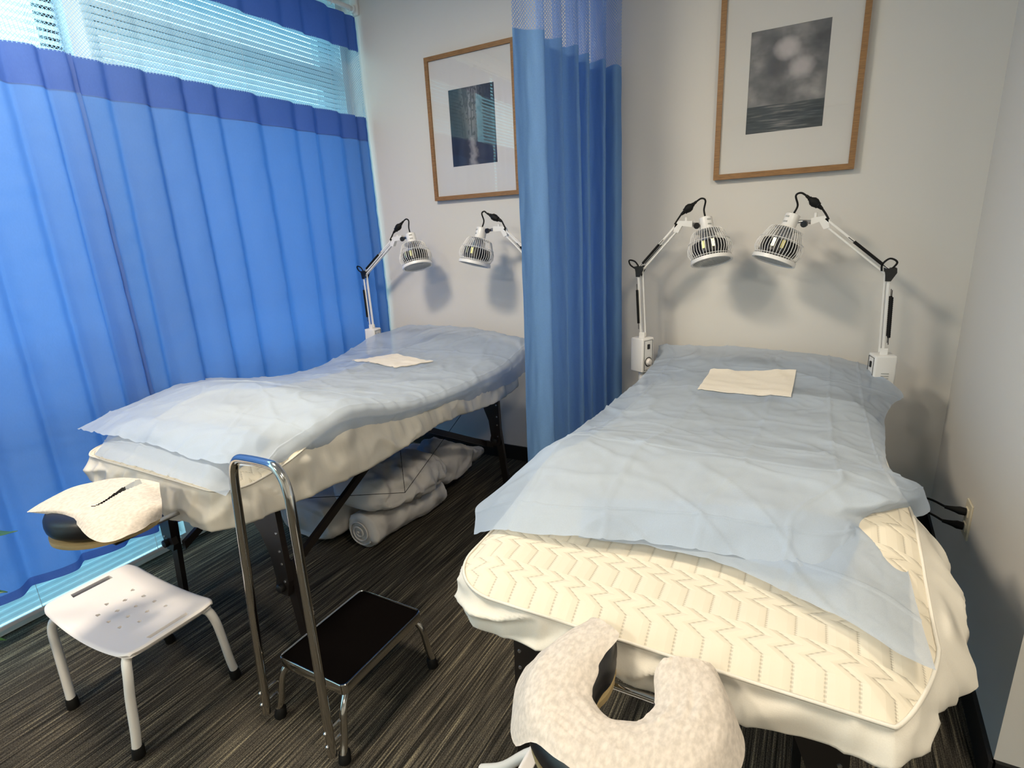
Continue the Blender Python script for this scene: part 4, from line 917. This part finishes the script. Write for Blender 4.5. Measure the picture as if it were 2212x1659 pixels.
# ---------------------------------------------------------------- bedding stored on the floor under the left bed
def blob(name, lab, rows, m, seed, amp, nu=60, nv=50):
    """closed soft body lofted through rings along its length"""
    R = []
    for (c, rx, rz, rot) in rows: R.append((Vector(c), rx, rz, rot))
    cs = spline([r[0] for r in R], nv); rr = spline([(r[1], r[2], r[3]) for r in R], nv); mb = MB()
    for j in range(nv+1):
        for i in range(nu):
            a = 2*PI*i/nu; c_, s_ = math.cos(a), math.sin(a); rx, rz, ro = rr[j]
            e = .8; x = abs(c_)**e*(1 if c_ > 0 else -1)*rx; z = abs(s_)**e*(1 if s_ > 0 else -1)*rz
            p = cs[j]+Vector((x*math.cos(ro), x*math.sin(ro), z))
            k = 1+amp*(.5*nz(p, 6, seed)+.35*(ridge((p.x, p.y*2, p.z), 9, seed)-.6)+.18*(ridge(p, 24, seed)-.5))
            q = cs[j]+(p-cs[j])*k; q.z = max(q.z, .004); mb.v.append(tuple(q))
    for j in range(nv):
        for i in range(nu): mb.f.append((j*nu+i, j*nu+(i+1) % nu, (j+1)*nu+(i+1) % nu, (j+1)*nu+i))
    mb.f += [tuple(range(nu))[::-1], tuple(nv*nu+i for i in range(nu))]
    return tag(mb.build(name, m, None, smooth=True), lab, 'bedding', 'spare white bedding under the left bed')
t = thing('rolled_blanket', 'rolled white blanket with a spiral end lying under the left bed', 'bedding', (-1.90, 2.2, 0), 'spare white bedding under the left bed')
rb = MB(); nu, nv = 40, 60; ax = spline([(-1.875, 1.74, .095), (-1.86, 1.9, .10), (-1.83, 2.1, .10), (-1.82, 2.26, .095)], nv)
for j in range(nv+1):
    for i in range(nu):
        a = 2*PI*i/nu; r = .088*(1+.12*nz((ax[j].x+math.cos(a)*.1, ax[j].y, math.sin(a)*.1), 9, 2)+.05*ridge((math.cos(a), ax[j].y*3, math.sin(a)), 4, 1))*(1-.25*max(0, 1-j/3.0))
        rb.v.append((ax[j].x+math.cos(a)*r*1.1, ax[j].y, max(.004, ax[j].z+math.sin(a)*r)))
for j in range(nv):
    for i in range(nu): rb.f.append((j*nu+i, j*nu+(i+1) % nu, (j+1)*nu+(i+1) % nu, (j+1)*nu+i))
rb.f += [tuple(range(nu))[::-1], tuple(nv*nu+i for i in range(nu))]
rb.build('roll', M['bedding'], t, smooth=True)
sp_ = MB(); sp_.tube([(-1.875+.019*a/5*math.cos(a)*1.05, 1.735-.012*(1-a/19), .095+.019*a/5*math.sin(a)) for a in [k*.22 for k in range(2, 84)]], .0045, 6); sp_.build('spiral_fold', M['bedding'], t, smooth=True)
blob('pillow', 'plump white pillow on the bedding pile under the left bed', [((-1.93, 1.72, .27), .05, .02, 0), ((-1.90, 1.78, .275), .17, .075, 0), ((-1.86, 1.95, .285), .20, .10, 0), ((-1.83, 2.15, .28), .18, .09, 0), ((-1.80, 2.27, .26), .08, .03, 0)], M['bedding'], 5, .34)
blob('folded_duvet', 'flat folded white duvet behind the roll under the left bed', [((-2.18, 1.66, .13), .15, .06, 0), ((-2.18, 1.70, .14), .19, .12, 0), ((-2.15, 2.1, .14), .20, .13, 0), ((-2.10, 2.5, .12), .19, .11, 0), ((-2.08, 2.7, .1), .1, .05, 0)], M['bedding'], 6, .14)
blob('crumpled_sheet', 'crumpled thin white sheet with a pointed corner, far end under the left bed', [((-1.87, 2.30, .22), .10, .12, 0), ((-1.84, 2.38, .22), .12, .13, .2), ((-1.82, 2.55, .19), .11, .07, .4), ((-1.83, 2.70, .16), .08, .03, .5), ((-1.845, 2.80, .15), .012, .005, .6)], M['bedding'], 9, .34)
# ---------------------------------------------------------------- outlet and plugs on the right wall
def outlet():
    fx = lambda y: XR+.008-(YB+.1-y)*.06/(YB+.1-YC)
    yo = 2.27; x = fx(yo); t = thing('wall_outlet', 'ivory wall outlet with two plugs on the right wall', 'outlet', (x, yo, .44))
    MB().cbox((x-.004, yo, .44), (.007, .075, .135), .003).build('cover_plate', M['outlet'], t)
    for k, z in enumerate((.468, .412)):
        MB().cbox((x-.009, yo, z), (.005, .036, .03), .002).build('socket', M['outlet'], t)
        c = thing('power_cord', ['black power cord in the upper socket of the outlet', 'black power cord in the lower socket of the outlet'][k], 'cord', (x-.03, yo, z), 'power cords at the outlet')
        b = MB(); b.lathe([(0, .014), (.018, .015), (.03, .011), (.045, .008), (.06, .006)], (x-.012, yo, z), (-1, .15, .06), 10); b.build('plug', M['rubber'], c, smooth=40)
        e = Vector((x-.07, yo+.01, z+.004))
        pts = spline([e, e+Vector((-.05, .06, -.005)), e+Vector((-.09, .13, -.07-.02*k)), e+Vector((-.11, .18, -.2)), Vector((x-.19, yo+.25, .06)), Vector((x-.22, yo+.38, .008)), Vector((x-.24, yo+.50+.02*k, .007))], 36)
        MB().tube(pts, .0042, 7).build('cable', M['rubber'], c, smooth=True)
outlet()
# ---------------------------------------------------------------- potted plant just outside the left edge, its leaves reach in
def plant():
    bx, by = -2.30, .05
    t = thing('potted_plant', 'leafy green plant whose leaf tips show at the left edge', 'plant', (bx, by, 0))
    MB().lathe([(0, .10), (.02, .11), (.22, .14), (.24, .15), (.25, .14), (.24, .13)], (bx, by, 0), (0, 0, 1), 24).build('pot', M['terracotta'], t, smooth=40)
    tips = [(-1.638, 0.45, 0.86), (-1.998, 0.45, 0.411), (-1.85, 0.45, 0.623)]
    rnd = random.Random(3)
    for k in range(12):
        if k < len(tips): tip = Vector(tips[k]); base = Vector((bx+.04, by+.03, .22)); mid = base.lerp(tip, .45)+Vector((-.05, 0, .22))
        else:
            a = rnd.uniform(PI*.9, PI*1.9); base = Vector((bx, by, .22)); tip = base+Vector((.28*math.cos(a), .28*math.sin(a), rnd.uniform(.2, .9))); mid = base.lerp(tip, .5)+Vector((0, 0, .15))
        st = spline([base, mid, tip], 20); cut = 12
        MB().tube(st[:cut+1], .004, 6).build('stem', M['leaf'], t, smooth=True)
        lf = MB(); q = st[cut:]; n = len(q)
        for i, p in enumerate(q):
            s_ = i/(n-1); tg = (q[min(i+1, n-1)]-q[max(i-1, 0)]).normalized(); sd = tg.cross(Vector((0, 0, 1))).normalized(); w_ = .030*math.sin(min(1, s_*1.0+.08)*PI)**.8+.0008
            for m_, h_ in ((-1, .006), (0, 0), (1, .006)): lf.v.append(tuple(p+sd*m_*w_+Vector((0, 0, h_*(w_/.03)))))
        for i in range(n-1):
            for m_ in (0, 1): a = i*3+m_; lf.f.append((a, a+1, a+4, a+3))
        o = lf.build('leaf', M['leaf'], t, smooth=True); md = o.modifiers.new('thickness', 'SOLIDIFY'); md.thickness = .001
plant()
